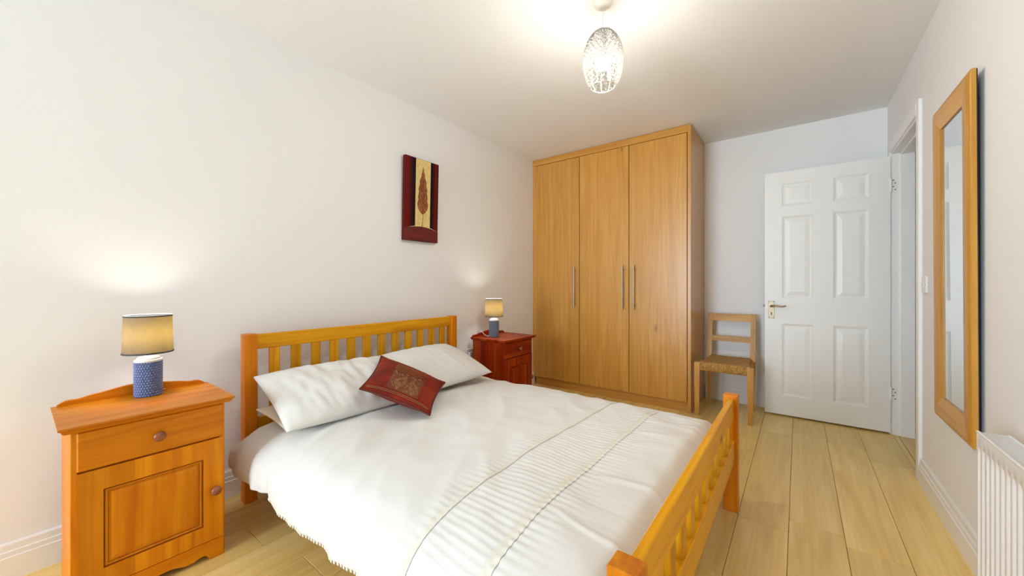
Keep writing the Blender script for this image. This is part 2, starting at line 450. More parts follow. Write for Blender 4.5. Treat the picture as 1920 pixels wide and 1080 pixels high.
for i in (1, 3):
    for j in (1, 3, 5):
        a = (xs[i], xs[i + 1]); z = (zs[j], zs[j + 1])
        mb = MB()
        mb.rings([rect(*a, DF, *z), rect(*a, DF + 0.0025, *z, 0.004), rect(*a, DF + 0.0065, *z, 0.014), rect(*a, DF + 0.0070, *z, 0.022),
                  rect(*a, DF + 0.006, *z, 0.026), rect(*a, DF + 0.0025, *z, 0.050), rect(*a, DF + 0.0022, *z, 0.053)])
        mb.rings([rect(*a, DB, *z), rect(*a, DB - 0.010, *z, 0.016), rect(*a, DB - 0.004, *z, 0.05)])
        mb.build('panel', M['white'], door, recalc=False)
# handle set on the visible face
hx, hz = -0.177, 0.862
MB().box(hx - 0.0205, hx + 0.0205, DF - 0.004, DF, hz - 0.072, hz + 0.072, .0015).build('handle_plate', M['nickel'], door, label='worn nickel lever plate')
MB().lathe([(0.0135, DF - 0.012), (0.0135, DF - 0.004)], (hx, 0, hz + 0.03), 20, 'y').build('lever_rose', M['nickel'], door, smooth=40)
MB().tube([(hx, DF - 0.006, hz + .03), (hx, DF - 0.040, hz + .03), (hx + .006, DF - .050, hz + .031), (hx + .03, DF - .053, hz + .033),
           (hx + .07, DF - .053, hz + .028), (hx + .088, DF - .052, hz + .031), (hx + .097, DF - .050, hz + .037)],
          [.009, .009, .009, .0075, .0065, .0065, .005], 12).build('lever', M['nickel'], door, smooth=50)
MB().box(hx - .003, hx + .003, DF - .0046, DF - .0036, hz - .045, hz - .028).lathe([(.0052, DF - .0046), (.0052, DF - .0036)], (hx, 0, hz - .027), 14, 'y').build('keyhole', M['dark'], door)
for sx in (-1, 1):
    for sz in (-1, 1):
        MB().lathe([(.0045, DF - .0052), (.0045, DF - .0038)], (hx + sx * .0145, 0, hz + sz * .065), 10, 'y').build('screw', M['screw'], door)
MB().box(DXa - 0.001, DXa + 0.002, DF + .008, DF + .030, hz - .05, hz + .07).build('latch_plate', M['nickel'], door)
MB().box(DXa - 0.011, DXa, DF + .013, DF + .025, hz + .022, hz + .040, .002).build('latch', M['screw'], door)
for zc in (1.775, 0.292):
    hg = MB().box(DXb - 0.001, DXb + 0.034, DF + 0.003, DF + 0.0062, zc - 0.045, zc + 0.045).lathe([(.0055, zc - .046), (.0055, zc + .046)], (DXb + 0.0015, DF - 0.003, 0), 12)\
        .build('hinge', M['white'], door)
    for q, (ox, oz) in enumerate(((.014, .034), (.024, .012), (.014, -.012), (.024, -.034))):
        MB().lathe([(.0038, DF + .0016), (.0038, DF + .0034)], (DXb + ox, 0, zc + oz), 10, 'y').build('screw', M['screw'], hg)

# ------------------------------------------------------------------ bed
BY0, BY1 = 0.680, 2.108
HX0, HX1 = -2.200, -2.138       # headboard post depth range
FX0, FX1 = -0.287, -0.226       # footboard post depth range
bed = thing('double_bed', 'honey pine double bed frame with slatted headboard and footboard', 'bed', (-1.2, 1.4, 0))
PWY = 0.054
for y0 in (BY0, BY1 - PWY):
    MB().box(HX0, HX1, y0, y0 + PWY, 0, 0.824, .003).build('headboard_post', M['amber_z'], bed)
    MB().box(FX0, FX1, y0 - .010, y0 - .010 + PWY, 0, 0.546, .003).build('footboard_post', M['amber_z'], bed)
MB().box(-2.188, -2.162, BY0 + PWY, BY1 - PWY, 0.745, 0.819, .003).build('headboard_top_rail', M['pine_y'], bed)
MB().box(-2.188, -2.162, BY0 + PWY, BY1 - PWY, 0.30, 0.40, .003).build('headboard_lower_rail', M['pine_y'], bed)
for i in range(12):
    yc = 0.8225 + i * 0.1055
    MB().box(-2.183, -2.167, yc - .024, yc + .024, 0.40, 0.745).build('headboard_slat', M['pine_z'], bed)
MB().box(-0.266, -0.242, BY0 - .01 + PWY, BY1 - .01 - PWY, 0.437, 0.531, .003).build('footboard_top_rail', M['pine_y'], bed)
MB().box(-0.270, -0.238, BY0 - .01 + PWY, BY1 - .01 - PWY, 0.235, 0.336, .003).build('footboard_lower_rail', M['pine_y'], bed)
for i in range(12):
    yc = 1.962 - i * 0.1085
    MB().box(-0.263, -0.246, yc - .0225, yc + .0225, 0.336, 0.437).build('footboard_slat', M['pine_z'], bed)
for y0 in (BY0 + .012, BY1 - .038):
    MB().box(HX1, FX0, y0, y0 + .026, 0.215, 0.315, .003).build('side_rail', M['pine_x'], bed)
for i in range(9):
    xx = -2.05 + i * 0.21
    MB().box(xx, xx + .075, BY0 + .038, BY1 - .038, 0.215, 0.233).build('bed_slat', M['pine_y'], bed)

# mattress
mt = MB().box(-2.125, -0.300, BY0 + .045, BY1 - .045, 0.2335, 0.372, .03).build('mattress', M['sheet'], smooth=60)
tag(mt, 'cream double mattress lying under the white duvet', 'mattress')

# ------------------------------------------------------------------ duvet
DC = [(0.590, 0.236), (0.590, 0.275), (0.606, 0.325), (0.645, 0.368), (0.715, 0.405), (0.85, 0.428), (1.10, 0.437), (1.40, 0.438),
      (1.70, 0.432), (1.93, 0.420), (2.055, 0.398), (2.125, 0.355), (2.150, 0.29), (2.155, 0.225)]
def catmull(P, t):
    n = len(P) - 1; x = min(max(t, 0), 1) * n; i = min(int(x), n - 1); u = x - i
    p0, p1, p2, p3 = P[max(i - 1, 0)], P[i], P[i + 1], P[min(i + 2, n)]
    return tuple(0.5 * ((2 * b) + (c - a) * u + (2 * a - 5 * b + 4 * c - d) * u * u + (3 * b - a - 3 * c + d) * u ** 3) for a, b, c, d in zip(p0, p1, p2, p3))
# arc-length table
_tab = [catmull(DC, i / 600) for i in range(601)]
_len = [0.0]
for a, b2 in zip(_tab, _tab[1:]): _len.append(_len[-1] + math.hypot(b2[0] - a[0], b2[1] - a[1]))
DLEN = _len[-1]
def prof(s):
    lo, hi = 0, 600
    while hi - lo > 1:
        mid = (lo + hi) // 2
        if _len[mid] <= s: lo = mid
        else: hi = mid
    u = (s - _len[lo]) / max(_len[hi] - _len[lo], 1e-9)
    a, b2 = _tab[lo], _tab[hi]
    ty, tz = b2[0] - a[0], b2[1] - a[1]; l = math.hypot(ty, tz) or 1
    return a[0] + ty * u, a[1] + tz * u, -tz / l, ty / l
DX0, DX1 = -2.075, -0.292
B1, B2 = -0.815, -0.588      # the two lace bands
def sstep(a, b2, x):
    t = min(max((x - a) / (b2 - a), 0), 1); return t * t * (3 - 2 * t)
def duvet_pt(X, s, lift=0.0):
    y, z, ny, nz = prof(s)
    top = sstep(0.15, 0.95, nz)                       # 1 on the top, 0 on the hanging sides
    d = lift
    # broad puffiness
    d += 0.016 * noise.noise((X * 2.1, s * 2.0, 3.1)) * (0.4 + 0.6 * top)
    # diagonal creases over the top
    q = (X * 0.8 + s * 0.55)
    cr = noise.noise((q * 7.0, (X - s) * 1.6, 8.3))
    d += 0.0075 * (1 - abs(cr) * 2.2) * top * (1 - 0.5 * sstep(B1 - .05, B1, X))
    d += 0.0035 * noise.noise((X * 13, s * 11, 1.7)) * (0.5 + 0.5 * top)
    cr2 = noise.noise((X * 2.6 + 5, s * 9.0, 4.4))
    d += 0.0045 * max(0, 1 - abs(cr2) * 5.0) * sstep(B2, B2 + .08, X) * top
    # pin tucks between the lace bands, and short gathers on both sides of them
    inb = sstep(B1, B1 + .02, X) * (1 - sstep(B2 - .02, B2, X))
    ph = s / 0.024 + 0.8 * noise.noise((X * 5, s * 3, 0.2))
    tri = abs((ph % 1.0) * 2 - 1)
    d += inb * (0.0020 * (tri ** 1.6) - 0.0006 + 0.002 * noise.noise((X * 20, s * 30, 5)))
    gat = math.exp(-max(0, X - B2) / 0.045) * (X > B2) + 0.6 * math.exp(-max(0, B1 - X) / 0.035) * (X < B1)
    d += gat * 0.0022 * math.sin(2 * math.pi * s / 0.027 + 3 * noise.noise((s * 6, 0, 0)))
    d -= 0.0018 * (math.exp(-((X - B1) / 0.016) ** 2) + math.exp(-((X - B2) / 0.016) ** 2)) * (1 if lift == 0 else 1)
    # folds of the hanging sides
    side = 1 - top
    hang = side * min(1.0, max(0, (0.40 - z) / 0.16))
    d += hang * (0.026 * noise.noise((X * 6.5, s * 0.8, 2.2)) + 0.012 * noise.noise((X * 17, s * 1.5, 6.1)))
    yy, zz = y + ny * d, z + nz * d
    zz += side * hang * 0.020 * noise.noise((X * 4.2, 7.7, 0.3 if s < 1 else 5.5))
    # ends: rolled down at head and foot
    e = sstep(0.0, 0.07, X - DX0); zz -= (1 - e) * 0.030 * top
    e = sstep(0.0, 0.08, DX1 - X); zz -= (1 - e) * 0.045 * top
    # under the pillows the quilt is pressed flat
    zz -= 0.018 * (1 - sstep(-1.78, -1.62, X)) * top * sstep(0.30, 0.45, s) * (1 - sstep(DLEN - .45, DLEN - .3, s))
    xx = X
    if X < DX0 + 0.25:       # head corner of the hanging side drops back towards the wall
        xx -= 0.0
    return (xx, yy, zz)
NU, NV = 170, 430
dv = MB().grid(lambda i, j: duvet_pt(DX0 + (DX1 - DX0) * i / (NU - 1), DLEN * j / (NV - 1)), NU, NV)
duvet = dv.build('duvet', M['duvet'], smooth=180)
so = duvet.modifiers.new('thickness', 'SOLIDIFY'); so.thickness = 0.018; so.offset = -1.0
tag(duvet, 'white cotton duvet with pleated band spread over the pine bed', 'duvet')
for Xc, w in ((B1, 0.011), (B2, 0.015)):
    MB().grid(lambda i, j: duvet_pt(Xc - w + 2 * w * i / 4, 0.02 + (DLEN - .04) * j / 399, 0.0018 + 0.0006 * ((j + i) % 2)), 5, 400).build('lace_band', M['lace'], duvet, smooth=180, label='cream lace band')
# little crocheted edging along the near hem
hm = MB(); X = DX0 + 0.45
while X < DX1 - 0.02:
    p = duvet_pt(X, 0.0); w = 0.0045
    hm.box(X - w, X + w, p[1] - .002, p[1] + .002, p[2] - 0.007, p[2] + 0.004, .001)
    X += 0.0145
hmo = hm.build('hem_edging', M['lace'], duvet, label='crocheted hem edging'); hmo['kind'] = 'stuff'

# ------------------------------------------------------------------ pillows
def pillow_mesh(L, Wd, th, seed, nu=72, nv=54, pinch=0.03, wr=0.006, ear=0.0):
    mb = MB()
    def pt(i, j, side):
        u, v = -1 + 2 * i / (nu - 1), -1 + 2 * j / (nv - 1)
        # sides bow inwards between the corners
        x = u * L / 2 * (1 - pinch * (1 - v * v) * abs(u) ** 3)
        y = v * Wd / 2 * (1 - pinch * 1.2 * (1 - u * u) * abs(v) ** 3)
        h = ((1 - abs(u) ** 2.6) ** 0.55) * ((1 - abs(v) ** 2.4) ** 0.6)
        h *= th / 2 * (1 + 0.10 * noise.noise((u * 1.4 + seed, v * 1.4, 0)))
        edge = (1 - abs(u) ** 8) * (1 - abs(v) ** 8)
        # wrinkles radiating from the long lower side
        w = noise.noise((u * 6.0 + seed + 0.8 * v, v * 1.2, 2)) * 0.8 + noise.noise((u * 11 + seed, v * 3.0 + u * 2, 6)) * 0.45 + noise.noise((u * 2.2, v * 5.5 + seed, 9)) * 0.4
        z = side * h + wr * w * edge * (1.0 if side > 0 else 0.3)
        if ear: x -= ear * max(0, -u - 0.86) * 1.0
        return (x, y, z)
    mb.grid(lambda i, j: pt(i, j, 1), nu, nv)
    mb.grid(lambda i, j: pt(i, j, -1), nu, nv)
    return mb
def place(mb, name, mat, origin, ex, ey, smooth=180):
    ex = Vector(ex).normalized(); ez = ex.cross(Vector(ey)).normalized(); ey = ez.cross(ex)
    me = bpy.data.meshes.new(name); me.from_pydata(mb.v, [], mb.f)
    bm = bmesh.new(); bm.from_mesh(me); bmesh.ops.remove_doubles(bm, verts=bm.verts[:], dist=0.0004)
    bmesh.ops.recalc_face_normals(bm, faces=bm.faces[:]); bm.to_mesh(me); bm.free()
    for p in me.polygons: p.use_smooth = True
    me.materials.append(mat)
    o = bpy.data.objects.new(name, me); COL.objects.link(o)
    o.matrix_world = Matrix.Translation(origin) @ Matrix((ex, ey, ez)).transposed().to_4x4()
    return o
pit = (-0.43, 0.0, 0.150)      # from the front edge up to the headboard
up = Vector(pit).normalized()
def pl_pillow(name, yc, L, Wd, th, seed, zf, xf, yaw, label, mat='pillow', wr=0.006, slope=0.150, ear=0.0, group='pillows on the bed'):
    u = Vector((-0.43, 0, slope)).normalized()
    ex = Vector((0, -1, 0)) ; ex.rotate(Matrix.Rotation(R(yaw), 3, 'Z')); u.rotate(Matrix.Rotation(R(yaw), 3, 'Z'))
    c = Vector((xf, yc, zf)) + u * (Wd / 2)
    # local x along the bed width, local y up the slope; local z must point up and out
    o = place(pillow_mesh(L, Wd, th, seed, wr=wr, ear=ear), name, M[mat], c, -ex, u)
    return tag(o, label, 'pillow', group)
pl_pillow('pillow', 1.030, 0.715, 0.475, 0.155, 1.3, 0.466, -1.640, -3.5, 'crumpled white pillow against the headboard nearest the blue lamp table', wr=0.0105)
pl_pillow('pillow', 1.682, 0.590, 0.470, 0.150, 4.9, 0.470, -1.655, 2.0, 'smooth white pillow against the headboard beside the red bedside cabinet', wr=0.004)
pl_pillow('under_pillow', 1.035, 0.66, 0.36, 0.060, 7.1, 0.440, -1.735, 0.0, 'flat cream pillow mostly hidden under the crumpled white pillow', mat='sheet', slope=0.03, wr=0.003)

# ------------------------------------------------------------------ cushion
m, nt, b = new_mat('red_velvet')
b.inputs['Roughness'].default_value = 0.75; b.inputs['Sheen Weight'].default_value = 0.08; b.inputs['Sheen Tint'].default_value = rgb((0.8, 0.25, 0.1)); b.inputs['Specular IOR Level'].default_value = 0.2
v = coords(nt); nz = N(nt, 'ShaderNodeTexNoise'); nz.inputs['Scale'].default_value = 9; nz.inputs['Detail'].default_value = 6; nt.links.new(v, nz.inputs['Vector'])
r = ramp(nt, [(0.30, (0.11, 0.008, 0.003)), (0.52, (0.21, 0.014, 0.004)), (0.75, (0.29, 0.034, 0.007))]); nt.links.new(nz.outputs[0], r.inputs[0])
nt.links.new(r.outputs[0], b.inputs['Base Color'])
n2 = N(nt, 'ShaderNodeTexVoronoi'); n2.inputs['Scale'].default_value = 75; nt.links.new(v, n2.inputs['Vector']); bump(nt, b, n2.outputs['Distance'], 0.35, 0.003)
M['velvet'] = m
M['piping'] = plain('cushion_piping', (0.10, 0.014, 0.008), 0.7)
M['thread'] = plain('bronze_thread', (0.36, 0.16, 0.06), 0.45, metal=0.3)
M['patch'] = fabric('embroidered_ground', (0.20, 0.055, 0.022), (0.14, 0.03, 0.012), bumpy=0.5, scale=300, wr=0.6, sheen=0.1)
A = Vector((-1.597, 0.957, 0.592)); B = Vector((-1.372, 1.176, 0.458)); C = Vector((-1.598, 1.482, 0.512)); D = Vector((-1.888, 1.262, 0.664))
cc = (A + B + C + D) / 4
ex = ((B - A) + (C - D)).normalized(); ez = ex.cross((D - A) + (C - B)).normalized(); ey = ez.cross(ex)
Lx = ((B - A).length + (C - D).length) / 2; Ly = ((D - A).length + (C - B).length) / 2
loc4 = [((p - cc).dot(ex), (p - cc).dot(ey), (p - cc).dot(ez)) for p in (A, B, C, D)]
def cush_base(u, v):
    a, b2, c, d = (Vector(q) for q in loc4); s, t = (u + 1) / 2, (v + 1) / 2
    p = a * (1 - s) * (1 - t) + b2 * s * (1 - t) + c * s * t + d * (1 - s) * t
    k = 0.085
    p.x *= 1 - k * (1 - v * v) * abs(u) ** 3; p.y *= 1 - k * (1 - u * u) * abs(v) ** 3
    return p
def cush_h(u, v): return 0.052 * ((1 - abs(u) ** 2.3) ** 0.62) * ((1 - abs(v) ** 2.3) ** 0.62) + 0.0025 * noise.noise((u * 3, v * 3, 4)) * (1 - u ** 4) * (1 - v ** 4)
def cpt(i, j, n, s):
    u, v = -1 + 2 * i / (n - 1), -1 + 2 * j / (n - 1); p = cush_base(u, v); p.z += s * cush_h(u, v); return tuple(p)
mb = MB(); nC = 48
mb.grid(lambda i, j: cpt(i, j, nC, 1), nC, nC); mb.grid(lambda i, j: cpt(i, j, nC, -1), nC, nC)
cush = place(mb, 'cushion', M['velvet'], cc, ex, ey)
tag(cush, 'dark red embroidered velvet cushion lying across the white pillows', 'cushion')
def child_local(mb, name, mat, parent, smooth=60, label=None):
    me = bpy.data.meshes.new(name); me.from_pydata(mb.v, [], mb.f); me.materials.append(mat)
    for p in me.polygons: p.use_smooth = True
    o = bpy.data.objects.new(name, me); COL.objects.link(o); o.parent = parent
    if label: o['label'] = label
    return o
path = []
for k in range(4):
    for t in range(24):
        s = -1 + 2 * t / 24
        path.append([(s, -1), (1, s), (-s, 1), (-1, -s)][k])
pts = [tuple(cush_base(u, v)) for u, v in path]; pts.append(pts[0])
child_local(MB().tube(pts, 0.0042, 7, caps=False), 'piping', M['piping'], cush, label='dark red piping')
def csurf(u, v, l): p = cush_base(u, v); p.z += cush_h(u, v) + l; return tuple(p)
# worn brown ground of the embroidery, then threads: lattice, paisley drops, scrolls
PU0, PU1, PV0, PV1 = -0.42, 0.50, -0.80, 0.02
child_local(MB().grid(lambda i, j: csurf(PU0 + (PU1 - PU0) * i / 23, PV0 + (PV1 - PV0) * j / 19, 0.0012), 24, 20), 'embroidery_ground', M['patch'], cush, label='worn brown embroidered panel')
em = MB()
def thread(uv, r_): em.tube([csurf(u, v, 0.0022) for u, v in uv], r_, 5)
for k in range(-4, 6):
    a = -0.5 + k * 0.13
    q = [(a + t * 0.55, 0.02 + t * 0.48) for t in [i / 12 for i in range(13)]]; q = [p for p in q if -0.45 < p[0] < 0.55]
    if len(q) > 1: thread(q, 0.0010)
    q = [(a + 0.4 - t * 0.55, 0.02 + t * 0.48) for t in [i / 12 for i in range(13)]]; q = [p for p in q if -0.45 < p[0] < 0.55]
    if len(q) > 1: thread(q, 0.0010)
for s in (1.0, 0.8, 0.6, 0.42):
    q = []
    for i in range(41):
        t = i / 40 * 2 * math.pi
        rr = (0.5 - 0.5 * math.cos(t)) ** 0.75
        q.append((-0.10 + s * (0.22 * math.sin(t) * rr + 0.10 * math.cos(t)), -0.42 + s * 0.28 * math.cos(t) * 0.9))
    thread(q, 0.0016 if s > .7 else 0.0012)
for s in (1.0, 0.8, 0.62, 0.45):
    q = []
    for i in range(41):
        t = i / 40 * 2 * math.pi
        rr = (0.5 - 0.5 * math.cos(t)) ** 0.75
        q.append((0.27 - s * (0.17 * math.sin(t) * rr + 0.09 * math.cos(t)), -0.46 + s * 0.26 * math.cos(t)))
    thread(q, 0.0016 if s > .7 else 0.0012)
rnd = random.Random(3)
for k in range(60):
    u0, v0 = rnd.uniform(PU0 + .05, PU1 - .05), rnd.uniform(PV0 + .05, PV1 - .03); rr = rnd.uniform(0.022, 0.045); a0 = rnd.uniform(0, 6.28)
    thread([(u0 + rr * (1 - i / 16) * math.cos(a0 + i * 0.6), v0 + rr * (1 - i / 16) * math.sin(a0 + i * 0.6)) for i in range(14)], 0.0012)
for vv in (-0.86, -0.90):
    thread([(-0.9 + 1.8 * i / 40, vv) for i in range(41)], 0.0013)
eo = child_local(em, 'embroidery', M['thread'], cush, label='bronze paisley embroidery'); eo['kind'] = 'stuff'

# ------------------------------------------------------------------ bedside cabinets
def bedside(loc, tone, label, group):
    """local frame: front faces +x, back at x=0, y from 0 to width; loc = back left foot"""
    X0, Y0 = loc
    zt = 0.624; xb, xf = X0, X0 + 0.335; y0, y1 = Y0, Y0 + 0.402
    t = thing('bedside_cabinet', label, 'cabinet', ((xb + xf) / 2, (y0 + y1) / 2, 0), group)
    w = lambda a: M[tone + '_' + a]
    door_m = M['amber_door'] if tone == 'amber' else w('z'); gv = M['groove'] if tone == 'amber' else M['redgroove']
    MB().box(xb, xf - .004, y0, y0 + .016, 0, zt - .022, .002).build('side_panel', w('z'), t)
    MB().box(xb, xf - .004, y1 - .016, y1, 0, zt - .022, .002).build('side_panel', w('z'), t)
    MB().box(xb + .004, xb + .010, y0 + .016, y1 - .016, .05, zt - .022).build('back_panel', w('z'), t)
    for za in (.452, .056): MB().box(xb + .010, xf - .022, y0 + .016, y1 - .016, za, za + .014).build('shelf', w('y'), t)
    MB().box(xf - .022, xf - .012, y0 + .016, y1 - .016, .05, zt - .022).build('inner_face', gv, t)
    # moulded top
    ov = 0.026; zb = zt - .022
    P = [(0, 0), (.012, 0), (.018, .006), (.0195, .012), (.026, .016), (.026, .022)]
    loops = []
    for off, dz in P:
        o2 = off
        loops.append([(xb - .004, y0 - o2, zb + dz), (xf + o2, y0 - o2, zb + dz), (xf + o2, y1 + o2, zb + dz), (xb - .004, y1 + o2, zb + dz)])
    mb = MB(); mb.rings(loops); mb.f.append((3, 2, 1, 0))
    mb.build('top', w('y'), t)
    # wavy gallery along the back
    ya, yb_ = y0 - .012, y1 + .012; n = 40; poly = [(ya, zt), (yb_, zt)]
    for i in range(n + 1):
        s = i / n; x = abs(2 * s - 1)
        hgt = 0.012 + 0.030 * sstep(1.0, 0.93, x) * 0 + 0.0
        hgt = 0.014 * sstep(1.02, 0.90, x) + 0.010 * sstep(0.80, 0.62, x) + 0.014 * sstep(0.55, 0.10, x) - 0.004 * math.exp(-((x - .66) / .1) ** 2)
        poly.append((yb_ + (ya - yb_) * s, zt + 0.004 + hgt))
    MB().prism(poly, 'x', xb - .002, xb + .014).build('back_gallery', w('y'), t, smooth=30)
    # drawer
    dy0, dy1 = y0 + .0135, y1 - .0055
    dr = MB().box(xf - .016, xf, dy0, dy1, .4700, .5985, .004).build('drawer', w('y'), t)
    kb = [(.0085, 0), (.0075, .006), (.008, .010), (.0145, .014), (.0178, .020), (.0165, .026), (.011, .0305), (.004, .0325), (.0004, .033)]
    MB().lathe([(r_, xf + h) for r_, h in kb], (0, (y0 + y1) / 2 + .005, .533), 24, 'x').build('knob', M['knob'], dr, smooth=60, label='turned cherry knob')
    # door with a raised field
    dr = thing_part('door', t, (xf, (dy0 + dy1) / 2, .27))
    dz0, dz1 = .0755, .4655; py0, py1, pz0, pz1 = y0 + .072, y0 + .334, .137, .397
    fr_ = MB()
    for a, b2, c, d in ((dy0, py0, dz0, dz1), (py1, dy1, dz0, dz1), (py0, py1, dz0, pz0), (py0, py1, pz1, dz1)):
        fr_.box(xf - .016, xf, a, b2, c, d)
    fr_.build('door_frame', door_m, dr)
    def rc(i, x): return [(x, py0 + i, pz0 + i), (x, py1 - i, pz0 + i), (x, py1 - i, pz1 - i), (x, py0 + i, pz1 - i)]
    MB().rings([rc(0, xf), rc(.002, xf - .005), rc(.005, xf - .0055), rc(.006, xf - .003), rc(.012, xf - .004), rc(.0135, xf - .0075), rc(.0165, xf - .0075)][:7]).build('panel_groove', gv, dr, recalc=False)
    MB().rings([rc(.004, xf - .0035), rc(.0055, xf - .0022), rc(.010, xf - .0028), rc(.0115, xf - .0058)]).build('panel_bead', w('z'), dr, recalc=False)
    MB().rings([rc(.0155, xf - .0076), rc(.018, xf - .0035), rc(.030, xf - .0015)]).build('raised_panel', door_m, dr, recalc=False)
    MB().lathe([(r_, xf + h) for r_, h in kb], (0, y1 - .033, .270), 24, 'x').build('knob', M['knob'], dr, smooth=60, label='turned cherry knob')
    # plinth with ogee cut-outs
    def arch(s):      # height of the lower edge, s = 0 at the outer foot, 1 at centre
        return 0.0 if s < .20 else (0.024 * sstep(.20, .30, s) - .008 * sstep(.36, .50, s) + .014 * sstep(.55, .85, s))
    n = 60; poly = [(dy1, .0725), (dy0, .0725)]
    for i in range(n + 1):
        s = i / n; x = 1 - abs(2 * s - 1); poly.append((dy0 + (dy1 - dy0) * s, arch(x)))
    MB().prism(poly, 'x', xf - .018, xf - .002).build('plinth', w('y'), t, smooth=20)
    return t
def thing_part(name, parent, loc):
    o = bpy.data.objects.new(name, None); COL.objects.link(o); o.parent = parent; o.location = Vector(loc) - wloc(parent); o.empty_display_size = .05
    return o
C1 = (-2.155, 0.108)
bedside(C1, 'amber', 'amber pine bedside cabinet with drawer and door at the near bedside', 'bedside cabinets')
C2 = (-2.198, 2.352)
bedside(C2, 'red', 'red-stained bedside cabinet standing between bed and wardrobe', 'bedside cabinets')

# ------------------------------------------------------------------ table lamps
m, nt, b = new_mat('lampshade_linen')
b.inputs['Roughness'].default_value = 0.9
v = coords(nt)
wv = N(nt, 'ShaderNodeTexNoise'); wv.inputs['Scale'].default_value = 1; wv.inputs['Detail'].default_value = 2; nt.links.new(mapping(nt, v, (60, 60, 900)), wv.inputs['Vector'])
w2 = N(nt, 'ShaderNodeTexNoise'); w2.inputs['Scale'].default_value = 1; w2.inputs['Detail'].default_value = 2; nt.links.new(mapping(nt, v, (500, 500, 25)), w2.inputs['Vector'])
av = N(nt, 'ShaderNodeMath', operation='ADD'); nt.links.new(wv.outputs[0], av.inputs[0]); nt.links.new(w2.outputs[0], av.inputs[1])
r = ramp(nt, [(0.30, (0.056, 0.033, 0.0070)), (0.70, (0.122, 0.080, 0.020))]); hf = N(nt, 'ShaderNodeMath', operation='MULTIPLY'); hf.inputs[1].default_value = 0.5
nt.links.new(av.outputs[0], hf.inputs[0]); nt.links.new(hf.outputs[0], r.inputs[0])
tl = N(nt, 'ShaderNodeBsdfTranslucent'); nt.links.new(r.outputs[0], tl.inputs['Color'])
b.inputs['Base Color'].default_value = rgb((0.20, 0.19, 0.20))
ms = N(nt, 'ShaderNodeMixShader'); ms.inputs[0].default_value = 0.55
nt.links.new(b.outputs[0], ms.inputs[1]); nt.links.new(tl.outputs[0], ms.inputs[2]); nt.links.new(ms.outputs[0], nt.nodes['Material Output'].inputs['Surface'])
M['shade'] = m
M['trim'] = plain('shade_trim', (0.045, 0.045, 0.055), 0.8)
M['lining'] = plain('shade_rim_white', (0.8, 0.78, 0.74), 0.6)
M['blue'] = plain('slate_blue_glaze', (0.11, 0.155, 0.33), 0.32, coat=0.3)
M['grey'] = plain('slate_grey_glaze', (0.13, 0.145, 0.20), 0.32, coat=0.3)
M['cream'] = plain('cream_glaze', (0.78, 0.74, 0.66), 0.3)
M['lampbulb'] = emit('warm_bulb', (1.0, 0.93, 0.82), 78.0)
M['flex'] = plain('white_flex', (0.75, 0.70, 0.66), 0.5)
